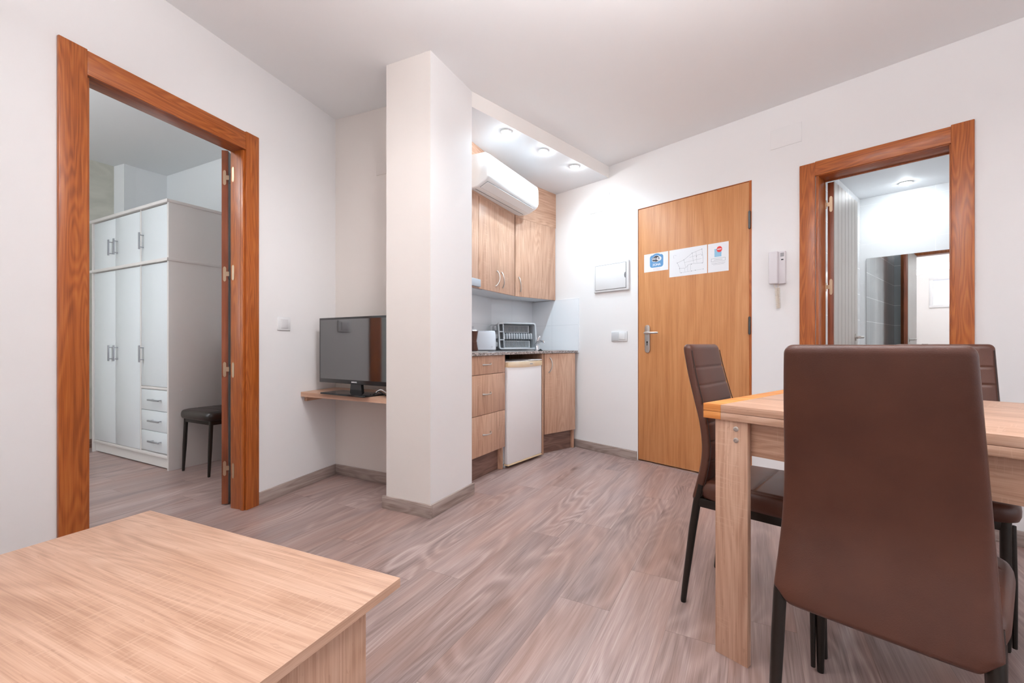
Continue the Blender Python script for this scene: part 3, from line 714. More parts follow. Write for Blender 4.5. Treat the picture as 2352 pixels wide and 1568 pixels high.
for p in ((0.22,0.50),(0.28,0.72),(0.40,0.42),(0.62,0.22),(0.87,0.13),(0.87,0.34),(0.88,0.62),(0.60,0.62),(0.73,0.36),(0.33,0.88),(0.60,0.86),(0.70,0.85),(0.90,0.84)):
    q = pp(*p); b.box(q[0]-0.0025, q[0]+0.0025, y1_, y1_+0.0003, q[1]-0.0025, q[1]+0.0025)
b.build('plan_drawing', INK, t)
t = rthing('paper_notice', 'paper with red no-entry disc over a blue square, on the entry door', 'paper', 'papers taped to the entry door')
MB().box(-0.718, -0.575, y_, y_+0.0008, 1.443, 1.645).build('sheet', PAPER, t)
MB().box(-0.669, -0.621, y1_, y1_+0.0002, 1.548, 1.604).build('blue_square', SKYB, t)
MB().ext(ell(-0.655, 1.599, 0.019, 0.021), (0, y1_+0.0002, 0), X_, Z_, DY).build('red_disc', RED, t)
MB().box(-0.669, -0.641, y1_+0.0004, y1_+0.0006, 1.5965, 1.6025).build('white_bar', PAPER, t)
b = MB()
for (a, c, e, g) in ((-0.696,-0.598,1.5375,1.5390),(-0.696,-0.598,1.5165,1.5180),(-0.696,-0.6945,1.517,1.538),(-0.5995,-0.598,1.517,1.538)): b.box(a, c, y1_, y1_+0.0002, e, g)
b.box(-0.676, -0.618, y1_, y1_+0.0002, 1.5265, 1.5285)
b.build('boxed_line', INK, t)
b = MB()
for k, (a, c) in enumerate(((-0.697,-0.598),(-0.695,-0.602),(-0.688,-0.612))): b.box(a, c, y1_, y1_+0.0002, 1.506-0.006*k, 1.507-0.006*k)
b.build('text_lines', INK, t)
# light switch on the left wall
t = thing('light_switch', 'single white light switch on the wall between the bedroom door and the television', 'light switch', FL.p+(0,), FL.rot())
MB().box(-0.522, -0.424, -0.009, 0.0, 1.023, 1.106, 0.003).build('plate', PLAS, t)
MB().box(-0.501, -0.447, -0.013, -0.008, 1.036, 1.092, 0.002).build('rocker', newmat('switch_rocker', 0.35, (0.72,0.70,0.70,1)), t)
tag(MB().box(0.40, 0.49, -0.004, 0.0, 2.085, 2.165, 0.001).build('junction_cover', PEACH, loc=FN.p+(0,), rotz=FN.rot()), 'small peach painted junction cover high in the niche above the television', 'junction cover', 'blank junction covers')

# ------------------------------------------------------------------ niche: shelf and television
S0 = FL.w(-0.333, 0)
t = thing('wall_shelf', 'light oak shelf board fixed across the niche under the television', 'shelf')
inn = FL.w(0.0, -0.004); 
sp = [FL.w(-0.333, -0.003), (-0.722, 2.556), (-0.60, 2.66), (-0.62, 2.86), FN.w(0.5, -0.003), FN.w(0.004, -0.003)]
MB().prism([FN.l(p) for p in sp], 0.595, 0.625).build('board', OAK['x'], t, loc=FN.p+(0,), rotz=FN.rot(), smooth=0)
bk = MB(); bk.box(-0.300, -0.03, -0.022, -0.001, 0.562, 0.595, 0.001)
bk.build('bracket', OAK['x'], t, loc=FL.p+(0,), rotz=FL.rot())
TVF = Fr((-1.276, 2.948), 121.5); TW = 0.69
t = thing('television', 'black flat television standing on the niche shelf, partly behind the pillar', 'television', TVF.p+(0.625,), TVF.rot())
MB().box(0, TW, 0.004, 0.034, 0.063, 0.482, 0.004).box(0.12, TW-0.1, 0.033, 0.06, 0.10, 0.40, 0.012).build('housing', BLACK, t)
MB().box(0.0, TW, 0.0, 0.006, 0.062, 0.483, 0.002).build('bezel', newmat('bezel_black', 0.2, (0.016,0.016,0.017,1)), t)
MB().box(0.013, TW-0.013, -0.0008, 0.002, 0.088, 0.470).build('screen', SCREEN, t)
text_obj('maker_name', 'SAMSUNG', 0.011, LAC, t, (TW*0.5, -0.0008, 0.0745), (1,0,0), (0,0,1), bold=0.0003)
b = MB().ext(rrect(TW/2-0.21, TW/2+0.20, -0.095, 0.075, 0.012), (0,0,0), (1,0,0), (0,1,0), (0,0,0.010), bev=0.003)
b.build('stand_base', BLACK, t)
MB().ext([(TW/2-0.055,0.0),(TW/2+0.055,0.0),(TW/2+0.045,0.075),(TW/2-0.045,0.075)], (0,0.012,0.008), (1,0,0), (0,0,1), (0,0.02,0)).build('stand_neck', BLACK, t)
b = MB()
c0 = TVF.w(0.56, 0.02); pts = []
for k in range(24):
    f_ = k/23; q = TVF.w(0.515+0.09*f_, -0.022+0.05*f_+0.008*math.sin(6*f_))
    pts.append((q[0], q[1], 0.625+0.004+0.030*abs(math.sin(3.4*(1-f_)))*(1-f_*0.3)))
tag(MB().tube(pts, 0.0035, 8).build('power_cable', DARK), 'black cable lying on the shelf under the television corner', 'cable', 'cables by the television')
pts = [(p[0]+0.012, p[1]-0.004+0.01*i/23, p[2]+0.010) for i, p in enumerate(pts)]
tag(MB().tube(pts[4:], 0.003, 8).build('aerial_cable', LAC), 'white cable looping above the black one beside the television', 'cable', 'cables by the television')

# ------------------------------------------------------------------ bedroom furniture
WF = Fr((-3.668, 3.884), 118.0); WW = 1.287; WD = 0.48
CARC = newmat('wardrobe_carcass', 0.45, srgb(224,218,214)); WDOOR = newmat('wardrobe_door_white', 0.3, srgb(226,230,232))
t = thing('wardrobe', 'tall white three-door wardrobe with three drawers in the bedroom', 'wardrobe', WF.p+(0,), WF.rot())
b = MB()
b.box(0, 0.022, 0, WD, 0, 1.985, 0.001).box(WW-0.022, WW, 0, WD, 0, 1.985, 0.001)
b.box(0.86-0.009, 0.86+0.009, 0.004, WD-0.02, 0.10, 1.985)
b.box(0.02, WW-0.02, 0.003, WD-0.02, 0.085, 0.108, 0.001)
b.box(0.02, WW-0.02, WD-0.02, WD-0.004, 0.1, 1.98)
b.box(0.02, 0.855, 0.022, WD-0.03, 0.10, 1.97)
b.box(0.865, WW-0.02, 0.022, WD-0.03, 0.11, 1.97)
b.box(0.865, WW-0.02, 0.004, 0.10, 0.592, 0.612, 0.001)
b.build('carcass', CARC, t)
MB().box(0.02, WW-0.02, 0.02, 0.036, 0.008, 0.085).build('plinth', CARC, t)
MB().box(-0.012, WW+0.004, -0.012, WD, 1.985, 2.008, 0.002).build('top_board', CARC, t)
MB().box(-0.012, WW+0.004, -0.012, WD, 1.553, 1.576, 0.002).build('middle_board', CARC, t)
def bar(parent, x, z, L, vert=True, y=0.004):
    b = MB()
    if vert:
        b.box(x-0.006, x+0.006, y-0.034, y-0.024, z-L/2, z+L/2, 0.001)
        for s_ in (-1, 1): b.tube([(x, y, z+s_*L*0.36), (x, y-0.026, z+s_*L*0.36)], 0.004, 8)
    else:
        b.box(x-L/2, x+L/2, y-0.034, y-0.024, z-0.006, z+0.006, 0.001)
        for s_ in (-1, 1): b.tube([(x+s_*L*0.36, y, z), (x+s_*L*0.36, y-0.026, z)], 0.004, 8)
    return b.build('handle', GREYB, parent)
for (a, c, hx_) in ((0.045, 0.432, 0.385), (0.436, 0.848, 0.478), (0.872, WW-0.026, 0.905)):
    up = MB().box(a, c, 0.004, 0.021, 1.580, 1.976, 0.001).build('door', WDOOR, t); bar(up, hx_, 1.735, 0.13)
    lo = MB().box(a, c, 0.004, 0.021, 0.615 if a > 0.8 else 0.112, 1.545, 0.001).build('door', WDOOR, t); bar(lo, hx_, 0.862, 0.13)
for (z0_, z1_) in ((0.432, 0.588), (0.276, 0.428), (0.120, 0.272)):
    dr = MB().box(0.872, WW-0.026, 0.004, 0.021, z0_, z1_, 0.001).build('drawer', WDOOR, t); bar(dr, 1.115, (z0_+z1_)/2+0.004, 0.16, False)
MB().lathe([(0.006, 0), (0.006, 0.002), (0.003, 0.004)], (WW, 0.085, 0.588), 12, axis='x').build('screw_cap', LAC, t)

# ------------------------------------------------------------------ chairs
def back_profile(z):
    # rear line of the backrest: y as function of z (negative = backwards)
    K = [(0.36,-0.208),(0.40,-0.200),(0.46,-0.186),(0.52,-0.175),(0.58,-0.173),(0.66,-0.184),(0.74,-0.205),(0.82,-0.226),(0.90,-0.243),(0.96,-0.252)]
    n = len(K)
    for i in range(n-1):
        if z <= K[i+1][0]:
            (a, ya), (c, yc) = K[i], K[i+1]; h = c-a; f = max(0, (z-a)/h)
            m0 = (yc-K[i-1][1])/(c-K[i-1][0]) if i else (yc-ya)/h
            m1 = (K[i+2][1]-ya)/(K[i+2][0]-a) if i < n-2 else (yc-ya)/h
            return (2*f**3-3*f*f+1)*ya+(f**3-2*f*f+f)*h*m0+(3*f*f-2*f**3)*yc+(f**3-f*f)*h*m1
    return K[-1][1]
def make_chair(label, group, LEATHER=LEATHER, rib=True):
    t = thing('dining_chair', label, 'chair', (0,0,0), 0, group)
    # backrest
    ZT, ZB = 0.938, 0.362; seams = [0.852, 0.787, 0.722, 0.657, 0.592, 0.527]
    R = []; n = 56
    zs = [ZB+(ZT-ZB)*k/150 for k in range(151)]
    zs = sorted(set(zs + [ZT-0.019*(1-math.sin(math.pi/2*k/8)) for k in range(9)]))
    for z in zs:
        f_ = (z-0.40)/(ZT-0.40)
        hw = 0.178+(0.145-0.178)*max(0, f_)
        th = 0.021
        if z > ZT-0.019:
            q = (z-(ZT-0.019))/0.019; q = min(1, q); hw -= 0.017*(1-math.sqrt(max(0, 1-q*q))); th *= (0.25+0.75*math.sqrt(max(0, 1-q*q)))
        if z < 0.392: hw -= (0.392-z)*0.95
        if z < ZB+0.008: th *= 0.6+0.4*(z-ZB)/0.008
        yc = back_profile(z); ring = []
        g = sum(0.0035*math.exp(-((z-s_)/0.0035)**2) for s_ in seams)
        for k in range(n):
            a_ = 2*math.pi*k/n; ca_, sa_ = math.cos(a_), math.sin(a_)
            px = hw*math.copysign(abs(ca_)**0.28, ca_)
            py = th*math.copysign(abs(sa_)**0.55, sa_)
            if py > 0: py = py*(1.0-0.0*abs(px/hw)) - (g if py > th*0.6 else g*0.4)
            ring.append((px, yc+0.004+py, z))
        R.append(ring)
    back = MB().rings(R).build('backrest', LEATHER, t, smooth=60)
    b = MB()
    for s_ in (-1, 1):
        b.tube([(s_*(0.178+(0.145-0.178)*max(0,(z-0.40)/(ZT-0.40))-0.003), back_profile(z)+0.004+0.0168, z) for z in [0.40+(0.915-0.40)*k/40 for k in range(41)]], 0.0016, 6)
    b.build('piping', SEAM, back)
    # seat
    n = 84; b = MB(); G = []
    hxf = lambda v: 0.182+0.022*(v+1)/2
    sy = [-0.115, -0.015, 0.085]
    for i in range(n+1):
        row = []
        for k in range(n+1):
            u, v = -1+2*k/n, -1+2*i/n; r = max(abs(u), abs(v), 1e-6); a, c = (abs(u)/r, abs(v)/r) if r > 1e-5 else (1.0, 0.0)
            p_ = 7.0; s_ = 1/((a**p_+c**p_)**(1/p_)); x = u*s_; y = v*s_
            e = 1-r; ed = min(e/0.16, 1); z = 0.436+0.020*math.sqrt(max(0, 1-(1-ed)**2)) + 0.004*(1-r*r)
            X = x*hxf(y); Y = y*0.202
            if e > 0.10: z -= sum(0.0035*math.exp(-((Y-q)/0.0035)**2) for q in sy)
            z -= 0.003*math.exp(-((e-0.10)/0.014)**2)
            row.append(b.bm.verts.new((X, Y, z)))
        G.append(row)
    for i in range(n):
        for k in range(n): b._face([G[i][k], G[i][k+1], G[i+1][k+1], G[i+1][k]])
    loop = [G[0][k] for k in range(n)]+[G[i][n] for i in range(n)]+[G[n][k] for k in range(n, 0, -1)]+[G[i][0] for i in range(n, 0, -1)]
    prev = loop
    for (dz, sc_) in ((-0.012, 1.008), (-0.028, 1.004), (-0.040, 0.985), (-0.044, 0.95)):
        cur = [b.bm.verts.new((v.co.x*sc_, v.co.y*sc_, 0.436+dz)) for v in loop]
        for k in range(len(loop)): b._face([prev[(k+1)%len(loop)], prev[k], cur[k], cur[(k+1)%len(loop)]])
        prev = cur
    b._face(prev)
    b.build('seat', LEATHER, t, smooth=60)
    # frame
    b = MB().box(-0.170, 0.170, 0.152, 0.172, 0.362, 0.393, 0.003).box(-0.170, 0.170, -0.190, -0.170, 0.362, 0.393, 0.003)
    b.box(-0.178, -0.158, -0.188, 0.170, 0.362, 0.393, 0.003).box(0.158, 0.178, -0.188, 0.170, 0.362, 0.393, 0.003)
    b.build('seat_frame', LEG, t)
    for s_ in (-1, 1):
        b = MB().tube([(s_*0.165, 0.162, 0.392), (s_*0.165, 0.163, 0.36), (s_*0.166, 0.170, 0.20), (s_*0.168, 0.178, 0.03), (s_*0.168, 0.179, 0.004), (s_*0.168, 0.179, 0.0)], [0.0135, 0.0135, 0.0135, 0.0095, 0.009, 0.008], 16)
        if rib: b.tube([(s_*0.180, 0.152, 0.38), (s_*0.183, 0.160, 0.20), (s_*0.184, 0.170, 0.012)], [0.008, 0.008, 0.006], 10)
        b.build('leg', LEG, t)
        b = MB().tube([(s_*0.164, -0.184, 0.44), (s_*0.167, -0.197, 0.38), (s_*0.168, -0.212, 0.28), (s_*0.170, -0.240, 0.06), (s_*0.170, -0.246, 0.005), (s_*0.170, -0.246, 0.0)], [0.0135, 0.0135, 0.0135, 0.0105, 0.010, 0.009], 16)
        b.build('leg', LEG, t)
    return t
def face(o, x, y, facing): o.location = (x, y, 0); o.rotation_euler = (0, 0, math.radians(-facing))
CG = 'leatherette dining chairs'
chB = make_chair('brown leatherette dining chair nearest the camera, smooth back turned to us', CG)
face(chB, 0.870, 1.030, 46.5)
chA = copy_tree(chB); chA['label'] = 'brown leatherette dining chair at the table end in front of the entry door'
face(chA, 0.921, 1.578, 133.5)
chC = copy_tree(chB); chC['label'] = 'brown leatherette dining chair across the table, quilted back facing us by the wall'
face(chC, 1.530, 1.605, 227.0)
LEATHERD = newmat('black_leatherette', 0.34, srgb(42,33,30), 0, 0.5)
chD = make_chair('dark chair in the bedroom beside the wardrobe, its back hidden by the door frame', CG, LEATHERD, False)
face(chD, -2.200, 3.372, 208.0)

# ------------------------------------------------------------------ dining table
TF = Fr((0.5954, 1.385), 141.0)            # x along the long side toward the camera, y away from it
t = thing('dining_table', 'light oak dining table with a double fold-out top and orange end rail', 'table', TF.p+(0,), TF.rot())
TL, TWD = 1.12, 0.765
MB().box(0.054, TL-0.054, 0, TWD, 0.7335, 0.756, 0.0008).build('tabletop', OAK['x'], t)
MB().box(0.054, TL-0.054, 0, TWD, 0.711, 0.7325, 0.0008).build('fold_out_leaf', OAK['x'], t)
for a, c in ((0, 0.0538), (TL-0.0538, TL)):
    MB().box(a, c, 0, TWD, 0.7335, 0.756, 0.001).box(a, c, 0, TWD, 0.711, 0.7325, 0.001).build('end_rail', ORANGE, t)
for x_ in (0.035, TL-0.130):
    for y0_, y1_2, ys in ((0.006, 0.028, 0.006), (TWD-0.028, TWD-0.006, TWD-0.006)):
        lg = MB().box(x_, x_+0.095, y0_, y1_2, 0.0, 0.711, 0.001).build('leg', OAK['z'], t)
        b = MB()
        for zz in (0.688, 0.655):
            s_ = -1 if ys < 0.1 else 1
            b.lathe([(0.0075, 0), (0.0075, s_*0.0014), (0.0065, s_*0.002), (0.003, s_*0.002), (0.0025, s_*0.0006), (0.0, s_*0.0006)], (x_+0.062, ys, zz), 18, axis='y')
        b.build('bolt', STEEL, lg)
MB().box(0.045, TL-0.045, 0.029, 0.049, 0.612, 0.7105, 0.001).build('apron', OAK['x'], t)
MB().box(0.045, TL-0.045, TWD-0.049, TWD-0.029, 0.612, 0.7105, 0.001).build('apron', OAK['x'], t)
MB().box(0.090, 0.110, 0.05, TWD-0.05, 0.632, 0.7105, 0.001).build('apron', OAK['y'], t)
MB().box(TL-0.11, TL-0.09, 0.05, TWD-0.05, 0.632, 0.7105, 0.001).build('apron', OAK['y'], t)

# ------------------------------------------------------------------ coffee table
CF = Fr((-1.0646, 1.309), 114.4)           # x along its back edge to the right, y away from the camera
EDGE_Y = oak('light_oak_edge_band', 'y')
t = thing('coffee_table', 'low light oak coffee table with panel sides in the left foreground', 'table', CF.p+(0,), CF.rot())
CL, CW = 0.912, 0.60
tp = MB().box(0, CL-0.0006, -CW, 0, 0.431, 0.450, 0.0008).build('tabletop', OAK['x'], t)
MB().box(CL-0.0008, CL, -CW, 0, 0.4312, 0.4498).build('edge_band', EDGE_Y, tp)
MB().box(CL-0.052, CL-0.030, -CW+0.06, -0.068, 0.0, 0.431, 0.001).build('side_panel', OAK['z'], t)
MB().box(0.030, 0.052, -CW+0.06, -0.068, 0.0, 0.431, 0.001).build('side_panel', OAK['z'], t)
MB().box(0.052, CL-0.052, -CW+0.08, -0.085, 0.14, 0.158, 0.001).build('shelf', OAK['x'], t)

# ------------------------------------------------------------------ kitchen
def bow(parent, o, ux, out, L=0.11, m=STEEL):
    """arched pull handle along ux, standing off along out"""
    o, ux, out = Vector(o), Vector(ux), Vector(out); P = []; rs = []
    for k in range(17):
        f_ = -1+k/8; P.append(o+ux*(f_*L/2)+out*(0.001+0.026*(1-f_*f_)**0.8)); rs.append(0.0062-0.0022*(1-abs(f_)))
    return MB().tube(P, rs, 10).build('handle', m, parent)
KLF = Fr((-0.249, 2.978), 29.4)            # drawer unit front plane, y into the unit
t = thing('drawer_cabinet', 'light oak base cabinet with three drawers beside the pillar', 'cabinet', KLF.p+(0,), KLF.rot())
xa, xb = -0.105, 0.405
b = MB().box(xb-0.020, xb, 0.021, 0.335, 0.0, 0.857, 0.001).box(xa, xa+0.02, 0.021, 0.32, 0.0, 0.857, 0.001).box(xa, xb, 0.32, 0.335, 0.1, 0.857).box(xa+0.02, xb-0.02, 0.022, 0.32, 0.172, 0.19)
b.build('carcass', OAK['z'], t)
MB().box(xa+0.02, xb-0.0205, 0.055, 0.071, 0.0, 0.171).build('plinth', PLINTH, t)
for (z0_, z1_) in ((0.172, 0.4465), (0.4500, 0.7245), (0.72750, 0.8555)):
    dr = MB().box(xa, xb-0.004, 0.0, 0.019, z0_, z1_, 0.001).build('drawer', OAK['z'], t)
    o_ = (z0_+z1_)/2
    P = [];
    bow(dr, (0.145, 0, o_+0.006), (1, 0, 0.06), (0, -1, -0.1), 0.10)
# fridge
GF = Fr((-0.030, 3.330), 37.0)
t = thing('small_fridge', 'small white fridge with yellowed top trim under the counter', 'fridge', GF.p+(0,), GF.rot())
fw = 0.462
MB().box(0.0, fw, 0.045, 0.42, 0.030, 0.795, 0.004).build('body', FRIDGE, t)
dr = MB().box(0.0, fw, 0.0, 0.042, 0.030, 0.768, 0.010, 3).build('door', FRIDGE, t)
MB().box(0.003, fw-0.003, -0.001, 0.041, 0.020, 0.032, 0.003).build('bottom_trim', CREAM, dr)
tr = MB().ext([(0.0, 0.800), (0.0, 0.762)]+[(fw*k/12, 0.762-0.008*math.sin(math.pi*k/12)) for k in range(1, 12)]+[(fw, 0.762), (fw, 0.800)], (0, -0.003, 0), (1,0,0), (0,0,1), (0, 0.046, 0), bev=0.003).build('top_trim', wood('yellow_stained_plastic', srgb(238,206,160), srgb(240,218,186), srgb(240,226,206), 'x', 0.45, ring=2, ringamt=0.3, fiber=3, sx=4, sc=3, bump=0), dr)
MB().box(fw*0.62, fw*0.70, -0.0036, -0.003, 0.777, 0.783).build('badge', GREYB, tr)
MB().box(0.0, fw, 0.02, 0.42, 0.797, 0.806, 0.003).box(fw*0.66, fw, -0.002, 0.2, 0.804, 0.812, 0.002).build('lid', FRIDGE, t)
for x_ in (0.03, fw-0.03): MB().lathe([(0.013, 0.0), (0.013, 0.03)], (x_, 0.06, 0), 14).build('foot', LAC, t)
# right base cabinet
KRF = Fr((0.285, 3.781), 51.0)
t = thing('base_cabinet', 'light oak single-door base cabinet right of the fridge', 'cabinet', KRF.p+(0,), KRF.rot())
MB().box(-0.035, -0.018, 0.004, 0.45, 0.0, 0.857, 0.001).box(-0.018, 0.372, 0.30, 0.32, 0.1, 0.857).box(0.354, 0.372, 0.021, 0.45, 0.0, 0.857, 0.001).box(-0.018, 0.354, 0.022, 0.30, 0.168, 0.186).build('carcass', OAK['z'], t)
MB().box(-0.018, 0.353, 0.045, 0.060, 0.0, 0.167).build('plinth', PLINTH, t)
dr = MB().box(-0.008, 0.366, 0.0, 0.019, 0.169, 0.8555, 0.001).build('door', OAK['z'], t)
bow(dr, (0.045, 0, 0.755), (0.10, 0, 1), (0.3, -1, 0), 0.125)
# worktop
def off(fr, x, y): return fr.w(x, y)
cpoly = [off(KLF, -0.095, -0.020), off(KLF, 0.42, -0.020), off(KRF, -0.06, -0.020), FR.w(0.606, 0.010), FR.w(1.205, 0.010), FK1.w(0.004, -0.010), FK2.w(1.00, 0.010), off(KLF, -0.095, 0.36)]
tag(MB().prism(cpoly, 0.858, 0.877).build('worktop', GRANITE, smooth=0), 'speckled grey granite worktop along the kitchenette', 'worktop')
# things on the worktop
ZW = 0.877
HF = Fr(KLF.w(0.02, 0.05), 29.4)
t = thing('hob', 'low pale hob plate on the worktop in front of the toaster', 'hob', KLF.p+(ZW,), KLF.rot())
MB().box(-0.05, 0.28, 0.07, 0.30, 0.0, 0.008, 0.002).build('plate', STEEL, t)
for x_ in (0.04, 0.19): MB().lathe([(0.06, 0.008), (0.06, 0.011), (0.0, 0.011)], (x_, 0.185, 0), 24).build('cooking_ring', DARK, t)
def at(u, d): return ((u-1176)/FPX*d, d)
q = at(1114, 3.74)
t = thing('toaster', 'white toaster on the worktop left of the dish rack', 'toaster', q+(ZW,), math.radians(90-82))
b = MB()
R = []
for z, s_ in ((0.012, 0.96), (0.02, 1.0), (0.12, 0.97), (0.155, 0.94), (0.166, 0.90), (0.170, 0.84)):
    R.append([(0.090*s_*math.copysign(abs(math.cos(a_))**0.35, math.cos(a_)), 0.072*s_*math.copysign(abs(math.sin(a_))**0.35, math.sin(a_)), z) for a_ in [2*math.pi*k/40 for k in range(40)]])
MB().rings(R).build('body', TOAST, t, smooth=50)
MB().box(-0.082, 0.082, -0.064, 0.064, 0.0, 0.013, 0.003).build('foot_plate', GREYPL, t)
MB().box(-0.070, 0.070, -0.028, -0.010, 0.169, 0.1712).box(-0.070, 0.070, 0.010, 0.028, 0.169, 0.1712).build('slots', DARK, t)
MB().box(0.045, 0.058, -0.0735, -0.071, 0.034, 0.0375).build('badge', GREYB, t)
q = at(1085.5, 3.42)
t = thing('moka_pot', 'brown moka coffee pot on the worktop beside the pillar', 'coffee pot', q+(ZW,), 0.3)
MB().lathe([(0.044, 0.0), (0.046, 0.004), (0.036, 0.068), (0.037, 0.072)], (0,0,0), 8).build('base', BAKEL, t)
MB().lathe([(0.037, 0.072), (0.033, 0.082), (0.045, 0.158), (0.046, 0.160)], (0,0,0), 8).build('upper_chamber', BAKEL, t)
MB().lathe([(0.046, 0.160), (0.040, 0.168), (0.012, 0.176), (0.008, 0.178), (0.008, 0.186), (0.012, 0.192), (0.0, 0.197)], (0,0,0), 16).build('lid', ALU, t)
MB().tube([(-0.042, 0, 0.150), (-0.075, 0, 0.152), (-0.082, 0, 0.140), (-0.072, 0, 0.075)], [0.006, 0.007, 0.007, 0.006], 10).build('handle', DARK, t)
# dish rack standing on edge against the tiles
RF0 = FK1.w(0.0, -0.115)
DF = Fr(at(1147, 3.86), 62.0)
t = thing('dish_rack', 'grey plastic dish rack standing upright against the kitchen tiles', 'dish rack', DF.p+(ZW+0.014,), DF.rot())
t.rotation_euler = (math.radians(-7), 0, DF.rot())
DW, DH = 0.385, 0.240
def frame_ring(w0, w1, h0, h1, r, wd, y0, dy):
    o_ = rrect(w0, w1, h0, h1, r); i_ = rrect(w0+wd, w1-wd, h0+wd, h1-wd, max(0.004, r-wd*0.6)); b = MB(); n = len(o_)
    A = [b.bm.verts.new((p[0], y0, p[1])) for p in o_]; B = [b.bm.verts.new((p[0], y0, p[1])) for p in i_]
    C = [b.bm.verts.new((p[0], y0+dy, p[1])) for p in o_]; D = [b.bm.verts.new((p[0], y0+dy, p[1])) for p in i_]
    for k in range(n):
        k2 = (k+1) % n
        b._face([A[k], A[k2], B[k2], B[k]]); b._face([C[k2], C[k], D[k], D[k2]]); b._face([A[k2], A[k], C[k], C[k2]]); b._face([B[k], B[k2], D[k2], D[k]])
    bmesh.ops.recalc_face_normals(b.bm, faces=b.bm.faces[:])
    return b
frame_ring(0.0, DW, 0.0, DH, 0.022, 0.012, 0.0, 0.014).build('rim', RACK, t)
frame_ring(-0.040, DW-0.030, 0.004, DH-0.006, 0.022, 0.010, 0.092, 0.014).build('drip_tray', RACK, t)
MB().ext(rrect(0.050, DW-0.014, 0.014, DH-0.014, 0.01), (0, 0.085, 0), (1,0,0), (0,0,1), (0, 0.004, 0)).build('tray_floor', RACKD, t)
b = frame_ring(0.008, DW-0.006, 0.006, DH-0.006, 0.020, 0.005, 0.012, 0.077); b.build('walls', RACK, t)
b = MB()
for k in range(3):
    z0_ = 0.014+0.0715*k
    rr_ = rrect(0.016, 0.048, z0_+0.004, z0_+0.066, 0.008)
    b.ext(rr_, (0, 0.018, 0), (1,0,0), (0,0,1), (0, 0.003, 0), mi=1)
    b.box(0.012, 0.052, 0.001, 0.050, z0_+0.066, z0_+0.0745, 0.001)
    b.box(-0.022, 0.010, 0.030, 0.080, z0_+0.012, z0_+0.056, 0.006)
b.box(0.048, 0.056, 0.001, 0.050, 0.012, DH-0.012, 0.001)
b.build('cutlery_cups', [RACK, RACKD], t)
for (z0_, z1_) in ((0.022, 0.078), (0.160, 0.216)):
    b = MB()
    for k in range(20): b.box(0.062+0.0135*k, 0.067+0.0135*k, 0.050, 0.056, z0_, z1_)
    b.box(0.058, 0.333, 0.048, 0.056, z0_-0.005, z0_, 0.001).box(0.058, 0.333, 0.048, 0.056, z1_, z1_+0.005, 0.001).box(0.328, 0.338, 0.046, 0.056, z0_-0.004, z1_+0.004, 0.001)
    b.build('grille', RACK, t)
b = MB()
for k in range(12): b.box(0.064+0.025*k, 0.074+0.025*k, 0.020, 0.084, 0.094, 0.146, 0.002)
b.build('plate_slots', RACK, t)
# tap and sink plug
q = at(1233, 3.98)
t = thing('kitchen_tap', 'chrome mixer tap at the right end of the dish rack', 'tap', q+(ZW,), math.radians(35))
MB().lathe([(0.024, 0), (0.024, 0.006), (0.018, 0.010), (0.017, 0.060), (0.015, 0.064)], (0,0,0), 20).build('body', CHROME, t)
MB().tube([(0, 0, 0.045), (-0.012, -0.03, 0.075), (-0.02, -0.08, 0.085), (-0.02, -0.12, 0.080), (-0.02, -0.13, 0.068)], [0.012,0.011,0.010,0.010,0.010], 12).build('spout', CHROME, t)
MB().tube([(0, 0, 0.062), (0.008, 0.004, 0.085), (0.026, 0.004, 0.118), (0.036, 0.002, 0.126)], [0.012, 0.010, 0.008, 0.009], 12).build('lever', CHROME, t)
q = at(1236, 3.90)
tag(MB().lathe([(0.020, 0.0), (0.020, 0.006), (0.010, 0.010), (0.006, 0.016), (0.0, 0.017)], (q[0]+0.02, q[1], ZW), 20).build('sink_plug', DARK), 'black rubber sink plug lying in front of the chrome tap', 'sink plug')
t = thing('sink', 'low steel sink rim in the right half of the granite worktop', 'sink', KRF.p+(ZW,), KRF.rot())
b = frame_ring(0.06, 0.33, 0.03, 0.24, 0.03, 0.016, 0, 0.004)
for v in b.bm.verts: v.co = Vector((v.co.x, v.co.z, v.co.y))
bmesh.ops.recalc_face_normals(b.bm, faces=b.bm.faces[:])
b.build('rim', STEEL, t)
MB().ext(rrect(0.074, 0.316, 0.044, 0.226, 0.02), (0,0,0.0005), (1,0,0), (0,1,0), (0,0,0.001)).build('basin', ALU, t)

# wall cabinets
UB = (0.025, 3.865)
ULF = Fr(UB, 26.5); URF = Fr(UB, 45.4); ZU0, ZU1 = 1.356, 2.040
UNDER = newmat('white_cabinet_underside', 0.5, (0.76,0.77,0.79,1))
def upper(name, label, fr, a, c, doors, depth=0.305, wedge=None):
    t = thing(name, label, 'cabinet', fr.p+(0,), fr.rot(), 'wall cabinets of the kitchenette')
    MB().box(a, c, 0.019, depth, ZU0+0.004, ZU1, 0.001).build('carcass', OAK['z'], t)
    MB().box(a+0.001, c-0.001, 0.019, depth, ZU0, ZU0+0.0045).build('underside', UNDER, t)
    if wedge: MB().prism(wedge, ZU0+0.0002, ZU0+0.0040).build('corner_underside', UNDER, t)
    for (d0, d1_, hx_, sgn) in doors:
        dr = MB().box(d0+0.0015, d1_-0.0015, 0.0, 0.0185, ZU0-0.002, ZU1, 0.001).build('door', OAK['z'], t)
        if hx_ is not None: bow(dr, (hx_, 0, ZU0+0.105), (sgn*0.16, 0, 1), (sgn*0.5, -1, 0), 0.125)
    return t
upper('wall_cabinet', 'wall cabinet with two doors and paired handles under the air conditioner', ULF, -0.612, -0.004, [(-0.612, -0.292, -0.340, 1), (-0.292, -0.004, -0.238, -1)])
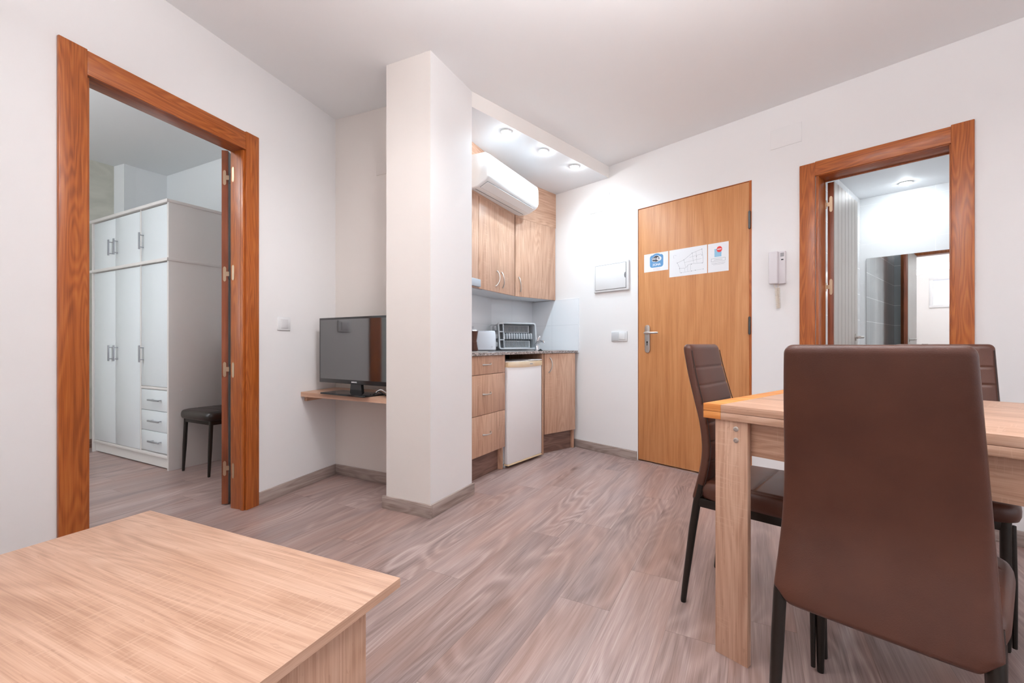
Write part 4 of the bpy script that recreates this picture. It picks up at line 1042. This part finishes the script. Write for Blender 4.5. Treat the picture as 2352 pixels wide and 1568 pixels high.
upper('wall_cabinet', 'wall cabinet with a single wide door in the corner by the white wall', URF, 0.006, 0.552, [(0.006, 0.548, 0.060, -1)], 0.27,
      [URF.l(ULF.w(-0.006, 0.02)), URF.l(ULF.w(-0.006, 0.30)), (0.008, 0.27), (0.008, 0.02)])
upper('wall_cabinet', 'wall cabinet over the hood, mostly hidden behind the pillar', ULF, -1.05, -0.614, [(-1.05, -0.614, None, 1)], 0.22)
t = thing('extractor_hood', 'slim grey extractor hood under the wall cabinet beside the pillar', 'extractor hood', ULF.p+(0,), ULF.rot())
MB().box(-1.05, -0.616, -0.022, -0.003, ZU0+0.004, ZU0+0.060, 0.004).build('visor', newmat('grey_hood', 0.35, srgb(176,182,190)), t)
MB().box(-1.04, -0.50, 0.03, 0.20, ZU0-0.008, ZU0-0.001, 0.002).build('filter_panel', UNDER, t)
st(MB().box(-0.98, -0.003, 0.001, 0.020, ZU1+0.001, 2.415).build('trim_1', OAK['x'], loc=ULF.p+(0,), rotz=ULF.rot()))
st(MB().box(0.006, 0.560, 0.001, 0.020, ZU1+0.001, 2.385).build('trim_2', OAK['x'], loc=URF.p+(0,), rotz=URF.rot()))

# air conditioner
ACF = Fr(ULF.w(0.075, 0.0), 29.4)
t = thing('air_conditioner', 'white split air conditioner mounted above the wall cabinets', 'air conditioner', ACF.p+(0,), ACF.rot())
AC = newmat('air_conditioner_white', 0.3, (0.84,0.84,0.84,1)); A0, A1 = -0.815, -0.005
prof = [(0.0, 2.062), (-0.075, 2.058), (-0.110, 2.064), (-0.178, 2.096), (-0.198, 2.116), (-0.205, 2.140), (-0.203, 2.255), (-0.196, 2.280), (-0.170, 2.296), (0.0, 2.302)]
b = MB()
R = []
for (x, s_) in ((A0, 0.94), (A0+0.004, 0.975), (A0+0.012, 0.995), (A0+0.025, 1.0), (A1-0.025, 1.0), (A1-0.012, 0.995), (A1-0.004, 0.975), (A1, 0.94)):
    R.append([(x, p[0]*s_, 2.18+(p[1]-2.18)*s_) for p in prof])
b.rings(R); bmesh.ops.recalc_face_normals(b.bm, faces=b.bm.faces[:])
body = b.build('body', AC, t, smooth=50)
nrm = Vector((0, -(2.096-2.064), -(0.178-0.110))).normalized()
def under(p0, p1, x0, x1, o, th): # slab lying on the sloping underside between profile fractions
    a = Vector((0, -0.110, 2.064)); c = Vector((0, -0.178, 2.096)); d = c-a
    return [(x0, p0), (x1, p0), (x1, p1), (x0, p1)], a+nrm*o, (1,0,0), d, nrm*th
pts, o_, ux_, uy_, wv = under(0.02, 0.98, A0+0.03, A1-0.045, 0.0005, 0.001)
MB().ext(pts, o_, ux_, uy_, wv).build('outlet_gap', GREYPL, t)
pts, o_, ux_, uy_, wv = under(0.06, 0.94, A0+0.033, A1-0.048, 0.001, 0.004)
MB().ext(pts, o_, ux_, uy_, wv).build('louver', AC, t)
MB().box(A0+0.03, A1-0.05, -0.074, -0.071, 2.0555, 2.0595).build('rear_seam', GREYPL, t)

# ------------------------------------------------------------------ bathroom mirror and shower fittings
t = rthing('bathroom_mirror', 'frameless wall mirror in the bathroom reflecting the doorway', 'mirror')
MB().box(-2.30, -1.139, -1.912, -1.902, 0.80, 1.705, 0.001).build('backing', GREYPL, t)
MB().box(-2.299, -1.140, -1.9025, -1.9010, 0.801, 1.704).build('glass', MIRROR, t)
